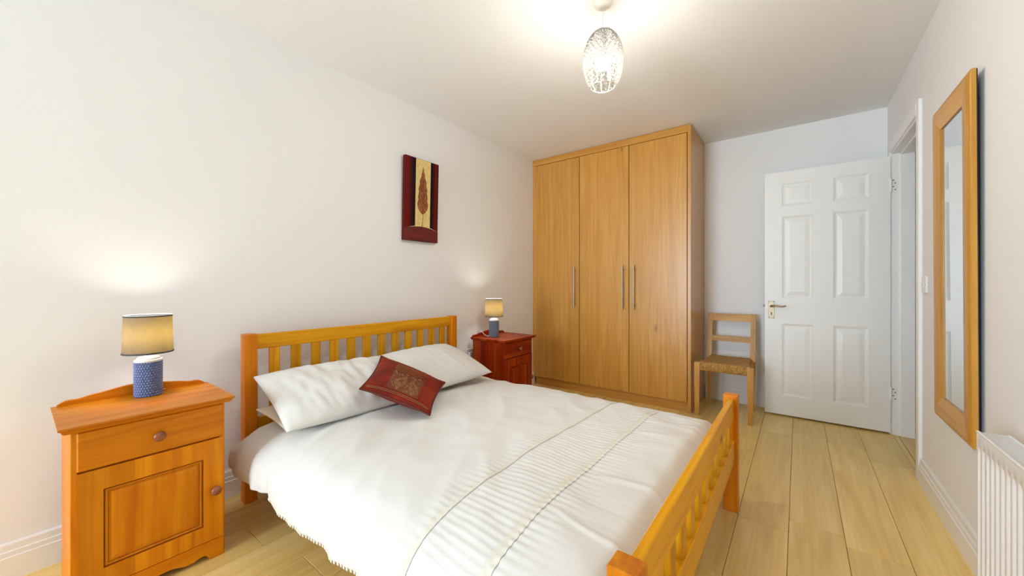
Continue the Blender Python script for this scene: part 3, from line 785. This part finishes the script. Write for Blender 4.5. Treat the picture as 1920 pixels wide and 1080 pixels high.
def lamp(loc, glaze, label, cable):
    x, y, z0 = loc
    t = thing('table_lamp', label, 'lamp', loc, 'bedside table lamps')
    rb, hb = 0.0435, 0.138; nc, nr, q = 30, 14, 6
    mb = MB(); nu, nv = nc * q, nr * q + 1
    def pt(i, j):
        row = min(j // q, nr - 1); fv = (j - row * q) / q * 2 - 1
        a = i / q + (0.5 if row % 2 else 0.0); fu = (a % 1.0) * 2 - 1
        k = max(0.0, 1 - max(abs(fu) ** 2.5, abs(fv) ** 2.5)); k = k ** 0.7
        rr = rb - 0.0028 + 0.0030 * k
        zz = z0 + hb * j / (nv - 1)
        ang = 2 * math.pi * i / nu
        return (x + rr * math.cos(ang), y + rr * math.sin(ang), zz)
    mb.grid(pt, nu, nv, wrap_u=True)
    mb.f.append(tuple(i * nv for i in range(nu))); mb.f.append(tuple(i * nv + nv - 1 for i in range(nu)))
    base = mb.build('ceramic_base', M[glaze], t, smooth=60, label='dimpled slate-blue ceramic base' if glaze == 'blue' else 'dimpled slate-grey ceramic base')
    MB().lathe([(rb - .001, z0 + hb - .001), (rb, z0 + hb + .002), (rb - .001, z0 + hb + .0065), (rb - .008, z0 + hb + .008), (rb - .0085, z0 + hb + .014),
                (rb - .011, z0 + hb + .0165), (.020, z0 + hb + .018), (.012, z0 + hb + .022), (.011, z0 + hb + .036)], (x, y, 0), 40).build('cream_collar', M['cream'], t, smooth=50, label='cream glazed collar')
    MB().lathe([(.013, z0 + hb + .036), (.013, z0 + hb + .066)], (x, y, 0), 20).build('bulb_holder', M['plastic'], t, smooth=40)
    zb, zt_, r0, r1 = z0 + .172, z0 + .322, .0765, .0720
    MB().lathe([(r0, zb), (r0 + (r1 - r0) * .5, (zb + zt_) / 2), (r1, zt_)], (x, y, 0), 64)
    sh = MB(); sh.grid(lambda i, j: (x + (r0 + (r1 - r0) * j / 8) * math.cos(i * 2 * math.pi / 64), y + (r0 + (r1 - r0) * j / 8) * math.sin(i * 2 * math.pi / 64), zb + (zt_ - zb) * j / 8), 64, 9, wrap_u=True)
    so_ = sh.build('lamp_shade', M['shade'], t, smooth=60, label='glowing taupe linen drum shade', recalc=False)
    def band(z, r_, h, name, mat):
        MB().lathe([(r_ - .001, z), (r_ + .0012, z), (r_ + .0012, z + h), (r_ - .001, z + h)], (x, y, 0), 64, closed=True).build(name, mat, so_, smooth=40)
    band(zb - .001, r0, .0055, 'shade_trim', M['trim']); band(zt_ - .0055, r1, .005, 'shade_trim', M['trim']); band(zt_ - .0005, r1 - .0005, .0015, 'shade_rim', M['lining'])
    for k in range(3):
        a = k * 2.094 + .4
        MB().tube([(x + .012 * math.cos(a), y + .012 * math.sin(a), zb + .024), (x + (r0 - .003) * math.cos(a), y + (r0 - .003) * math.sin(a), zb + .03)], .0012, 6).build('shade_spider', M['plastic'], so_)
    MB().lathe([(.010, zb + .03), (.0125, zb + .058), (.0200, zb + .074), (.0225, zb + .086), (.020, zb + .098), (.012, zb + .108), (.0005, zb + .111)], (x, y, 0), 24).build('light_bulb', M['lampbulb'], t, smooth=60)
    MB().tube(cable, .0026, 7).build('power_cable', M['flex'], t, smooth=60)
    return t
l1 = (-2.088, 0.330, 0.624)
lamp(l1, 'blue', 'slate-blue lamp with lit shade on the amber bedside cabinet', [(l1[0] - .038, l1[1], .634), (l1[0] - .048, l1[1] + .004, .628), (l1[0] - .049, l1[1] + .03, .627), (l1[0] - .046, l1[1] + .06, .627)])
l2 = (-2.070, 2.478, 0.624)
lamp(l2, 'grey', 'slate-grey lamp with lit shade on the red bedside cabinet',
     [(l2[0] - .02, l2[1] - .035, .632), (l2[0] - .03, l2[1] - .048, .630), (l2[0] - .055, l2[1] - .056, .640), (l2[0] - .085, l2[1] - .054, .662), (l2[0] - .108, l2[1] - .052, .672), (l2[0] - .140, l2[1] - .05, .660), (l2[0] - .150, l2[1] - .05, .56)])

# ------------------------------------------------------------------ wardrobe
WY = 3.385; WL, WR = XL + .002, -0.708
wd = thing('wardrobe', 'tall golden oak built-in wardrobe with three plain doors', 'wardrobe', ((WL + WR) / 2, (WY + YB) / 2, 0))
MB().box(WR - .027, WR, WY, YB - .020, 0, H - .003, .001).build('side_panel', M['oak_z'], wd)
MB().box(WL, WL + .045, WY + .004, YB - .002, .082, H - .003, .001).build('filler_panel', M['oak_z'], wd)
MB().box(WL + .045, WR - .027, YB - .030, YB - .021, .09, H - .004).build('back_board', M['oak_z'], wd)
MB().box(WL, WR - .027, WY, WY + .022, 2.336, H - .003, .001).build('cornice_panel', M['oak_x'], wd)
MB().box(WL + .020, WR - .027, WY + .030, WY + .046, 0, .084).build('plinth', M['oak_x'], wd)
MB().box(WL + .045, WR - .027, WY + .024, YB - .03, .0835, .0995).build('base_shelf', M['oak_x'], wd)
MB().box(WL + .045, WR - .027, WY + .0225, WY + .024, .0995, 2.395).build('door_gap', M['dark'], wd)
de = [-2.240, -1.7295, -1.2305, -0.7375]
hxs = [-1.775, -1.281, -1.176]
for i in range(3):
    d_ = MB().box(de[i] + .0030, de[i + 1] - .0030, WY + .002, WY + .021, .0855, 2.3325, .001).build('door', M['oak_z'], wd)
    h_ = MB().tube([(hxs[i], WY - .032, .843), (hxs[i], WY - .032, 1.243)], .0062, 14).build('handle', M['chrome'], d_, smooth=50, label='brushed steel bar handle')
    # the two posts belong to the bar
    for zz in (.883, 1.203):
        p = MB().tube([(hxs[i], WY + .003, zz), (hxs[i], WY - .030, zz)], .0045, 10)
        me, c = p.mesh('handle_post', 50); me.materials.append(M['chrome'])
        o = bpy.data.objects.new('handle_post', me); COL.objects.link(o); o.parent = d_; o.location = c - wloc(d_)

# ------------------------------------------------------------------ chair
ch = thing('wooden_chair', 'worn beech chair with woven rush seat beside the wardrobe', 'chair', (-.475, 3.58, 0))
def post(name, x, y0, y1, z0, z1, wx, wy, tap, mat):
    # square post from foot (x,y0,z0) to top (x,y1,z1), foot slimmer by tap
    a, b2 = wx / 2, wy / 2
    mb = MB(); v = []
    zm = .41
    levels = [(z0, y0, 1 - tap), (min(zm, z1), y0, 1.0), (z1, y1, .88 if z1 > .5 else 1.0)] if z1 > .5 else [(z0, y0, 1 - tap), (z1 * .6, y0, 1), (z1, y1, 1)]
    for z, y, k in levels:
        v += [(x[0] + (x[1] - x[0]) * (z / z1) - a * k, y - b2 * k, z), (x[0] + (x[1] - x[0]) * (z / z1) + a * k, y - b2 * k, z),
              (x[0] + (x[1] - x[0]) * (z / z1) + a * k, y + b2 * k, z), (x[0] + (x[1] - x[0]) * (z / z1) - a * k, y + b2 * k, z)]
    f = [(3, 2, 1, 0), (8, 9, 10, 11)]
    for l in (0, 4):
        for k in range(4): f.append((l + k, l + (k + 1) % 4, l + 4 + (k + 1) % 4, l + 4 + k))
    return mb.add(v, f).build(name, mat, ch)
post('leg', (-.660, -.660), 3.382, 3.382, 0, .436, .040, .040, .25, M['beech_z'])
post('leg', (-.290, -.290), 3.382, 3.382, 0, .436, .040, .040, .25, M['beech_z'])
post('back_leg', (-.640, -.638), 3.790, 3.850, 0, .810, .040, .036, .2, M['beech_z'])
post('back_leg', (-.312, -.306), 3.790, 3.850, 0, .810, .040, .036, .2, M['beech_z'])
def brail(name, z0, z1):
    yc = lambda z: 3.790 + .060 * (z - .41) / .40
    mb = MB(); n = 10; v = []
    for i in range(n + 1):
        s = i / n; x = -.622 + .300 * s; bow = .010 * math.sin(math.pi * s)
        for z in (z0, z1):
            v += [(x, yc(z) - .009 + bow, z), (x, yc(z) + .009 + bow, z)]
    f = []
    for i in range(n):
        a = i * 4; b2 = a + 4
        f += [(a, b2, b2 + 2, a + 2), (a + 1, a + 3, b2 + 3, b2 + 1), (a, a + 1, b2 + 1, b2), (a + 2, b2 + 2, b2 + 3, a + 3)]
    f += [(0, 2, 3, 1), (n * 4, n * 4 + 1, n * 4 + 3, n * 4 + 2)]
    mb.add(v, f).build(name, M['beech_x'], ch)
brail('back_top_rail', .745, .808); brail('back_slat', .566, .612)
for x0, x1, y0, y1, nm in ((-.641, -.309, 3.372, 3.392, 'seat_rail'), (-.624, -.326, 3.782, 3.798, 'seat_rail')):
    MB().box(x0, x1, y0, y1, .385, .410, .004).build(nm, M['beech_x'], ch)
for xa, xb2 in ((-.660, -.640), (-.290, -.312)):
    mb = MB(); mb.add([(xa - .009, 3.40, .385), (xa + .009, 3.40, .385), (xb2 + .009, 3.775, .385), (xb2 - .009, 3.775, .385),
                       (xa - .009, 3.40, .410), (xa + .009, 3.40, .410), (xb2 + .009, 3.775, .410), (xb2 - .009, 3.775, .410)],
                      [(0, 3, 2, 1), (4, 5, 6, 7), (0, 1, 5, 4), (1, 2, 6, 5), (2, 3, 7, 6), (3, 0, 4, 7)]); mb.build('seat_rail', M['beech_y'], ch)
m, nt, b = new_mat('rush_weave')
b.inputs['Roughness'].default_value = 0.6
v = coords(nt); nz = N(nt, 'ShaderNodeTexNoise'); nz.inputs['Scale'].default_value = 1; nz.inputs['Detail'].default_value = 4
nt.links.new(mapping(nt, v, (210, 60, 60)), nz.inputs['Vector'])
r = ramp(nt, [(0.30, (0.20, 0.085, 0.014)), (0.5, (0.42, 0.215, 0.045)), (0.70, (0.62, 0.39, 0.11))]); nt.links.new(nz.outputs[0], r.inputs[0]); nt.links.new(r.outputs[0], b.inputs['Base Color'])
bump(nt, b, nz.outputs[0], 0.4, 0.002); M['rush'] = m
# woven seat: cords wrap over the front and back rails; top shows a stepped twill of cords
def seat_pt(i, j, nu, nv):
    u = i / (nu - 1); s = j / (nv - 1)
    # path: under front edge -> up the front face -> over the top -> down behind
    P = [(3.372, .372), (3.364, .392), (3.364, .422), (3.372, .438), (3.40, .440), (3.58, .431), (3.76, .438), (3.80, .434), (3.806, .41), (3.798, .382)]
    y, z = catmull(P, s)
    k = (y - 3.364) / .44
    xa, xb2 = -.650 + .026 * k, -.300 - .024 * k
    if y < 3.405: xa, xb2 = xa + .010, xb2 - .010
    x = xa + (xb2 - xa) * u
    cord = 0.0042 if y > 3.37 else 0.0075
    # cord direction: wraps on the front face, steps of diagonal twill on the top
    if z < .437 and y < 3.375:
        w = abs(math.sin(math.pi * (x / 0.0085 + 0.9 * noise.noise((x * 30, z * 22, 1)))))
        y -= 0.0032 * w + 0.003 * noise.noise((x * 25, z * 20, 0)); z += 0.004 * noise.noise((x * 9, 0, 3)) * (s < .12)
    else:
        row = math.floor(y / 0.011); w = abs(math.sin(math.pi * (x + row * 0.007) / 0.026)); w2 = abs(math.sin(math.pi * y / 0.011))
        z += 0.0035 * w * w2 + 0.0015 * noise.noise((x * 40, y * 40, 2)) - .006 * math.sin(math.pi * u) * math.sin(math.pi * min(1, max(0, k)))
    return (x, y, z)
MB().grid(lambda i, j: seat_pt(i, j, 190, 130), 190, 130).build('rush_seat', M['rush'], ch, smooth=60, label='woven golden-brown rush seat')

# ------------------------------------------------------------------ wall picture
PX = XL + .034; py0, py1, pz0, pz1 = 1.692, 2.006, 1.392, 2.000
pic = thing('wall_picture', 'tall canvas of a brown leaf on cream between dark red panels', 'picture', (XL + .002, (py0 + py1) / 2, pz0))
m, nt, b = new_mat('painted_red_panels'); b.inputs['Roughness'].default_value = 0.6; b.inputs['Specular IOR Level'].default_value = 0.15
tc = N(nt, 'ShaderNodeTexCoord'); sp = N(nt, 'ShaderNodeSeparateXYZ'); nt.links.new(tc.outputs['Generated'], sp.inputs[0])
red, blk = (0.150, 0.0055, 0.003), (0.006, 0.003, 0.004)
r = ramp(nt, [(0.0, (0.09, 0.004, 0.002)), (0.04, red), (0.11, (0.13, 0.005, 0.003)), (0.18, (0.05, 0.003, 0.003)), (0.25, blk), (0.79, blk), (0.85, (0.05, 0.003, 0.003)), (0.91, red), (0.96, (0.08, 0.004, 0.003)), (1.0, (0.02, 0.002, 0.002))])
nz = N(nt, 'ShaderNodeTexNoise'); nz.inputs['Scale'].default_value = 1; nz.inputs['Detail'].default_value = 4; nt.links.new(mapping(nt, tc.outputs['Object'], (30, 30, 3)), nz.inputs['Vector'])
ad = N(nt, 'ShaderNodeMath', operation='MULTIPLY_ADD'); ad.inputs[1].default_value = 0.08; nt.links.new(nz.outputs[0], ad.inputs[0]); sb = N(nt, 'ShaderNodeMath', operation='SUBTRACT'); sb.inputs[1].default_value = .04
nt.links.new(sp.outputs[1], sb.inputs[0]); nt.links.new(sb.outputs[0], ad.inputs[2]); nt.links.new(ad.outputs[0], r.inputs[0]); nt.links.new(r.outputs[0], b.inputs['Base Color'])
M['redpaint'] = m
M['redband'] = wood('painted_red_band', (0.07, 0.003, 0.002), (0.13, 0.0055, 0.003), (0.16, 0.009, 0.004), 'y', rough=.5, grain=20, along=3, fine=.2)
M['creampaint'] = wood('painted_cream', (0.66, 0.47, 0.16), (0.74, 0.56, 0.22), (0.80, 0.64, 0.30), 'z', rough=.6, grain=30, along=20, fine=.2)
M['palepaint'] = plain('painted_pale', (0.62, 0.52, 0.36), .6)
M['leafpaint'] = wood('painted_leaf', (0.10, 0.02, 0.004), (0.28, 0.075, 0.012), (0.50, 0.20, 0.04), 'z', rough=.5, grain=60, along=35, fine=.5)
M['ink'] = plain('painted_outline', (0.05, 0.018, 0.008), .6)
MB().box(XL + .004, PX, py0, py1, pz0, pz1, .0015).build('canvas', M['redpaint'], pic)
pw, phh = py1 - py0, pz1 - pz0
L = lambda a, b2: (py0 + pw * a, pz1 - phh * b2)
arc = [L(.02 + .96 * i / 20, .855 - .035 * math.sin(math.pi * i / 20)) for i in range(21)]
MB().prism([L(.30, .004), L(.742, .004), L(.742, .83), L(.30, .83)], 'x', PX - .001, PX + .0008).build('cream_stripe', M['creampaint'], pic)
pale = [L(.06 + .90 * i / 20, .852 - .045 * math.sin(math.pi * i / 20)) for i in range(21)] + [L(.96, .862), L(.06, .862)]
MB().prism(pale, 'x', PX - .001, PX + .0006).build('pale_rim', M['palepaint'], pic)
MB().prism(arc + [L(1, .865), L(1, 1), L(0, 1), L(0, .865)], 'x', PX - .0012, PX + .0012).build('red_base', M['redband'], pic)
half = [(.0, .10), (.025, .16), (.05, .20), (.045, .215), (.075, .26), (.095, .285), (.085, .30), (.10, .34), (.125, .385), (.105, .395), (.12, .44), (.135, .475), (.115, .49), (.145, .545), (.14, .575), (.12, .61), (.08, .64), (.04, .66), (0, .668)]
leaf = [L(.515 + a, z) for a, z in half] + [L(.515 - a, z) for a, z in half[-2:0:-1]]
big = [L(.515 + a * 1.09, .10 + (z - .10) * 1.02 - .012) for a, z in half] + [L(.515 - a * 1.09, .10 + (z - .10) * 1.02 - .012) for a, z in half[-2:0:-1]]
MB().prism(big, 'x', PX - .0008, PX + .0014).build('leaf_outline', M['ink'], pic)
MB().prism(leaf, 'x', PX - .0008, PX + .0020).build('leaf', M['leafpaint'], pic, label='brown painted leaf')
sv = MB(); st = [L(.515, .20), L(.517, .40), L(.52, .60), L(.528, .70), L(.52, .76), L(.50, .815), L(.49, .83)]
sv.tube([(PX + .0014, y, z) for y, z in st], .0016, 6)
for zf in (.30, .37, .44, .51, .57):
    for s in (-1, 1): sv.tube([(PX + .0018, *L(.516, zf + .03)), (PX + .0018, *L(.516 + s * .075, zf - .015))], .0009, 5)
sv.build('stem', M['ink'], pic)
pic.rotation_euler = (0, R(1.6), 0)

# ------------------------------------------------------------------ mirror
my0, my1, mz0, mz1 = 2.100, 2.575, 0.472, 1.853
mir = thing('wall_mirror', 'tall oak-framed mirror hanging on the right wall above the skirting', 'mirror', (XR - .004, (my0 + my1) / 2, mz0))
MW = 0.098; XM = XR - .003
pr = [(0.0, 0.012), (0.0, 0.024), (0.004, 0.0275), (0.022, 0.0325), (0.050, 0.032), (MW - .006, 0.026), (MW, 0.024), (MW, 0.016)]   # (in from the outer edge, out from the wall)
def bar(name, seg, mat):
    # mitred frame bar: loops at both mitred ends
    mb = MB(); A_, B_ = [], []
    for w, h in pr:
        x = XM - h
        if seg == 'l': A_.append((x, my0 + w, mz0 + w)); B_.append((x, my0 + w, mz1 - w))
        if seg == 'r': A_.append((x, my1 - w, mz0 + w)); B_.append((x, my1 - w, mz1 - w))
        if seg == 'b': A_.append((x, my0 + w, mz0 + w)); B_.append((x, my1 - w, mz0 + w))
        if seg == 't': A_.append((x, my0 + w, mz1 - w)); B_.append((x, my1 - w, mz1 - w))
    n = len(pr); f = [(k, (k + 1) % n, n + (k + 1) % n, n + k) for k in range(n)] + [tuple(range(n)), tuple(range(2 * n - 1, n - 1, -1))]
    return mb.add(A_ + B_, f).build(name, mat, mir)
bar('frame_stile', 'l', M['frame_z']); bar('frame_stile', 'r', M['frame_z']); bar('frame_rail', 't', M['frame_y']); bar('frame_rail', 'b', M['frame_y'])
MB().box(XM - .0135, XM - .0085, my0 + .001, my1 - .001, mz0 + .003, mz1 - .003).build('backing_board', M['dark'], mir, label='black backing board')
M['mirror'] = plain('silvered_glass', (0.86, 0.89, 0.89), 0.012, metal=1.0)
MB().box(XM - .0185, XM - .0140, my0 + MW - .008, my1 - MW + .008, mz0 + MW - .008, mz1 - MW + .008).build('mirror_glass', M['mirror'], mir, label='silvered mirror glass')
mir.rotation_euler = (0, R(-0.25), 0)

# ------------------------------------------------------------------ radiator
ra = thing('radiator', 'white ribbed panel radiator with top grille under the mirror side', 'radiator', (.48, 1.2, .12))
rx0, rx1, ry0, ry1, rz0, rz1 = 0.436, 0.505, 0.55, 1.790, 0.12, 0.620
def rib(i, j, nu, nv):
    y = ry0 + .004 + (ry1 - ry0 - .008) * i / (nu - 1); s = j / (nv - 1)
    zl = [rz0, rz0 + .03, rz0 + .042, rz0 + .055, rz1 - .070, rz1 - .056, rz1 - .042, rz1 - .012, rz1 - .004]
    z = zl[j]; k = 1.0 if 3 <= j <= 4 else (0.5 if j in (2, 5) else 0.0)
    ph = ((y - ry0) / 0.0333) % 1.0; w = min(1, max(0, (abs(ph * 2 - 1) - .28) / .34))
    return (rx0 + .011 * k * (1 - w) + (.003 if j == 8 else 0), y, z)
MB().grid(lambda i, j: rib(i, j, 520, 9), 520, 9).build('front_panel', M['radiator'], ra, smooth=40)
MB().box(rx1 - .012, rx1, ry0 + .004, ry1 - .004, rz0, rz1 - .006, .003).build('back_panel', M['radiator'], ra)
for ya, yb2 in ((ry1 - .0035, ry1), (ry0, ry0 + .0035)):
    MB().box(rx0 + .001, rx1, ya, yb2, rz0 + .02, rz1 - .002, .001).build('end_panel', M['radiator'], ra)
MB().tube([(rx0 + .004, ry0, rz1 - .003), (rx0 + .004, ry1, rz1 - .003)], .0042, 10).build('top_edge_rail', M['radiator'], ra, smooth=50)
MB().tube([(rx1 - .004, ry0, rz1 - .003), (rx1 - .004, ry1, rz1 - .003)], .0042, 10).build('top_edge_rail', M['radiator'], ra, smooth=50)
gr = MB(); y = ry0 + .01
while y < ry1 - .006:
    gr.box(rx0 + .006, rx1 - .006, y, y + .0042, rz1 - .0045, rz1 - .0015); y += .0094
g = gr.build('top_grille', M['radiator'], ra, label='slotted top grille'); g['kind'] = 'stuff'
MB().box(rx0 + .02, rx1 - .016, ry0 + .02, ry1 - .02, rz0 + .02, rz1 - .03).build('convector_core', plain('radiator_inside', (.25, .23, .21), .7), ra)
for yy in (ry0 + .15, ry1 - .15):
    MB().box(rx1, XR - .0005, yy - .012, yy + .012, rz0 + .05, rz1 - .08).build('wall_bracket', M['radiator'], ra)
for yy in (ry0 - .018, ry1 - .05):
    pass
MB().tube([(.470, ry0 - .02, 0.0), (.470, ry0 - .02, rz0 + .03), (.470, ry0 + .004, rz0 + .034)], .0075, 10).build('supply_pipe', M['radiator'], ra, smooth=50)

# ------------------------------------------------------------------ pendant lamp
pcx, pcy = -0.728, 1.665
pe = thing('pendant_lamp', 'glass-ring pendant lamp hanging from the ceiling', 'ceiling lamp', (pcx, pcy, H))
MB().lathe([(.046, H - .0005), (.046, H - .012), (.040, H - .026), (.026, H - .036), (.010, H - .0385), (.0045, H - .039)], (pcx, pcy, 0), 40).build('ceiling_rose', M['cream'], pe, smooth=40)
zT, zB = 2.256, 1.990
MB().tube([(pcx, pcy, H - .038), (pcx, pcy, zT - .004)], .0024, 8).build('flex', M['flex'], pe)
MB().lathe([(.017, zT - .07), (.017, zT - .012), (.010, zT)], (pcx, pcy, 0), 24).build('bulb_holder', M['plastic'], pe, smooth=40)
M['pbulb'] = emit('pendant_bulb', (1.0, 0.95, 0.86), 540.0)
zbulb = 2.105
# bulb: opaque collar added to keep light off the ceiling, glowing dome below
MB().lathe([(.012, zT - .07), (.014, zbulb + .05), (.020, zbulb + .034), (.0262, zbulb + .018), (.0262, zbulb + .014)], (pcx, pcy, 0), 28).build('bulb_collar', M['plastic'], pe, smooth=60)
MB().lathe([(.0258, zbulb + .014), (.0285, zbulb + .004), (.0285, zbulb - .008), (.024, zbulb - .021), (.014, zbulb - .030), (.0005, zbulb - .033)], (pcx, pcy, 0), 28).build('light_bulb', M['pbulb'], pe, smooth=60)
def shade_r(z):      # egg profile, open at the bottom
    t = (z - zB) / (zT - zB)
    c = .46; a = (t - c) / (1 - c) if t > c else (t - c) / (c * 1.22)
    return 0.0895 * math.sqrt(max(0, 1 - abs(a) ** 2.1))
m, nt, b = new_mat('crystal_glass')
tr = N(nt, 'ShaderNodeBsdfTransparent'); tl = N(nt, 'ShaderNodeBsdfTranslucent'); tl.inputs['Color'].default_value = rgb((0.38, 0.36, 0.31))
gs = N(nt, 'ShaderNodeBsdfGlossy'); gs.inputs['Roughness'].default_value = 0.08; gs.inputs['Color'].default_value = rgb((0.10, 0.098, 0.092))
m1 = N(nt, 'ShaderNodeMixShader'); m1.inputs[0].default_value = 0.12; nt.links.new(gs.outputs[0], m1.inputs[1]); nt.links.new(tl.outputs[0], m1.inputs[2])
lw = N(nt, 'ShaderNodeLayerWeight'); lw.inputs['Blend'].default_value = 0.35
m2 = N(nt, 'ShaderNodeMixShader'); nt.links.new(lw.outputs['Facing'], m2.inputs[0]); nt.links.new(tr.outputs[0], m2.inputs[1]); nt.links.new(m1.outputs[0], m2.inputs[2])
nt.links.new(m2.outputs[0], nt.nodes['Material Output'].inputs['Surface'])
M['crystal'] = m
M['wire'] = plain('pale_chrome_wire', (0.80, 0.78, 0.72), 0.2, metal=0.8)
fr_ = MB()
for k in range(12):
    a = k * math.pi / 6
    fr_.tube([(pcx + shade_r(z) * math.cos(a), pcy + shade_r(z) * math.sin(a), z) for z in [zB + .002 + (zT - zB - .004) * i / 16 for i in range(17)]], .0011, 5)
rbm = shade_r(zB + .002)
shade = fr_.build('shade_frame', M['wire'], pe, smooth=60, label='fine wire cage of the egg-shaped shade')
MB().tube([(pcx + rbm * math.cos(t * math.pi / 18), pcy + rbm * math.sin(t * math.pi / 18), zB + .002) for t in range(37)], .0018, 6, caps=False).build('bottom_ring', M['wire'], shade, smooth=60)
# one ring with a bead in its middle; every ring on the cage is its own piece
def ring_mesh(r_, q):
    mb = MB(); n, k = 14, 6
    mb.add([((r_ + q * math.cos(b2)) * math.cos(a), (r_ + q * math.cos(b2)) * math.sin(a), q * 1.3 * math.sin(b2)) for a in [2 * math.pi * i / n for i in range(n)] for b2 in [2 * math.pi * j / k for j in range(k)]],
           [(i * k + j, ((i + 1) % n) * k + j, ((i + 1) % n) * k + (j + 1) % k, i * k + (j + 1) % k) for i in range(n) for j in range(k)])
    c = r_ * .52
    mb.add([(c, 0, 0), (0, c, 0), (-c, 0, 0), (0, -c, 0), (c * .5, c * .5, .003), (-c * .5, c * .5, .003), (-c * .5, -c * .5, .003), (c * .5, -c * .5, .003), (0, 0, .0042), (0, 0, -.003)],
           [(0, 4, 7), (1, 5, 4), (2, 6, 5), (3, 7, 6), (4, 8, 7), (4, 5, 8), (5, 6, 8), (6, 7, 8), (0, 9, 1), (1, 9, 2), (2, 9, 3), (3, 9, 0), (0, 1, 4), (1, 2, 5), (2, 3, 6), (3, 0, 7)])
    me, _ = mb.mesh('glass_ring', 50, centre=False); me.materials.append(M['crystal']); return me
RM = ring_mesh(.0098, .0021); cnt = 0
z = zB + .012; row = 0
while z < zT - .008:
    r_ = shade_r(z); n = max(5, int(2 * math.pi * r_ / .0232))
    for k in range(n):
        a = 2 * math.pi * (k + (.5 if row % 2 else 0)) / n
        nrm = Vector((math.cos(a), math.sin(a), 0)); dz = .004
        sl = (shade_r(min(z + dz, zT - .001)) - shade_r(z - dz)) / (2 * dz)
        nrm = Vector((math.cos(a), math.sin(a), -sl)).normalized()
        o = bpy.data.objects.new('glass_ring', RM); COL.objects.link(o); o.parent = shade
        o.location = Vector((pcx + r_ * math.cos(a), pcy + r_ * math.sin(a), z)) - wloc(shade)
        o.rotation_euler = nrm.to_track_quat('Z', 'Y').to_euler(); cnt += 1
        sc_ = random.choice([0.92, 1.0, 1.0, 1.08]); o.scale = (sc_, sc_, sc_)
    sl = (shade_r(min(z + .004, zT - .001)) - shade_r(z - .004)) / .008
    z += .0205 / math.sqrt(1 + sl * sl); row += 1
print('glass rings', cnt)

# ------------------------------------------------------------------ switch and socket
sw = thing('light_switch', 'white light switch on the wall between doorway and mirror', 'light switch', (XR, 2.885, 1.07))
MB().box(XR - .009, XR - .0002, 2.842, 2.928, 1.024, 1.112, .003).build('switch_plate', M['plastic'], sw)
MB().box(XR - .0125, XR - .008, 2.877, 2.893, 1.055, 1.081, .002).build('rocker', M['plastic'], sw)
for yy in (2.855, 2.915): MB().lathe([(.003, XR - .0096), (.003, XR - .0086)], (0, yy, 1.068), 10, 'x').build('screw', M['screw'], sw)
so2 = thing('wall_socket', 'white plug socket on the wall behind the red bedside cabinet', 'socket', (XL, 2.41, .465))
MB().box(XL + .0002, XL + .011, 2.352, 2.498, .422, .508, .003).build('socket_plate', M['plastic'], so2)
MB().box(XL + .0105, XL + .038, 2.368, 2.412, .435, .485, .006).build('plug', M['plastic'], so2)
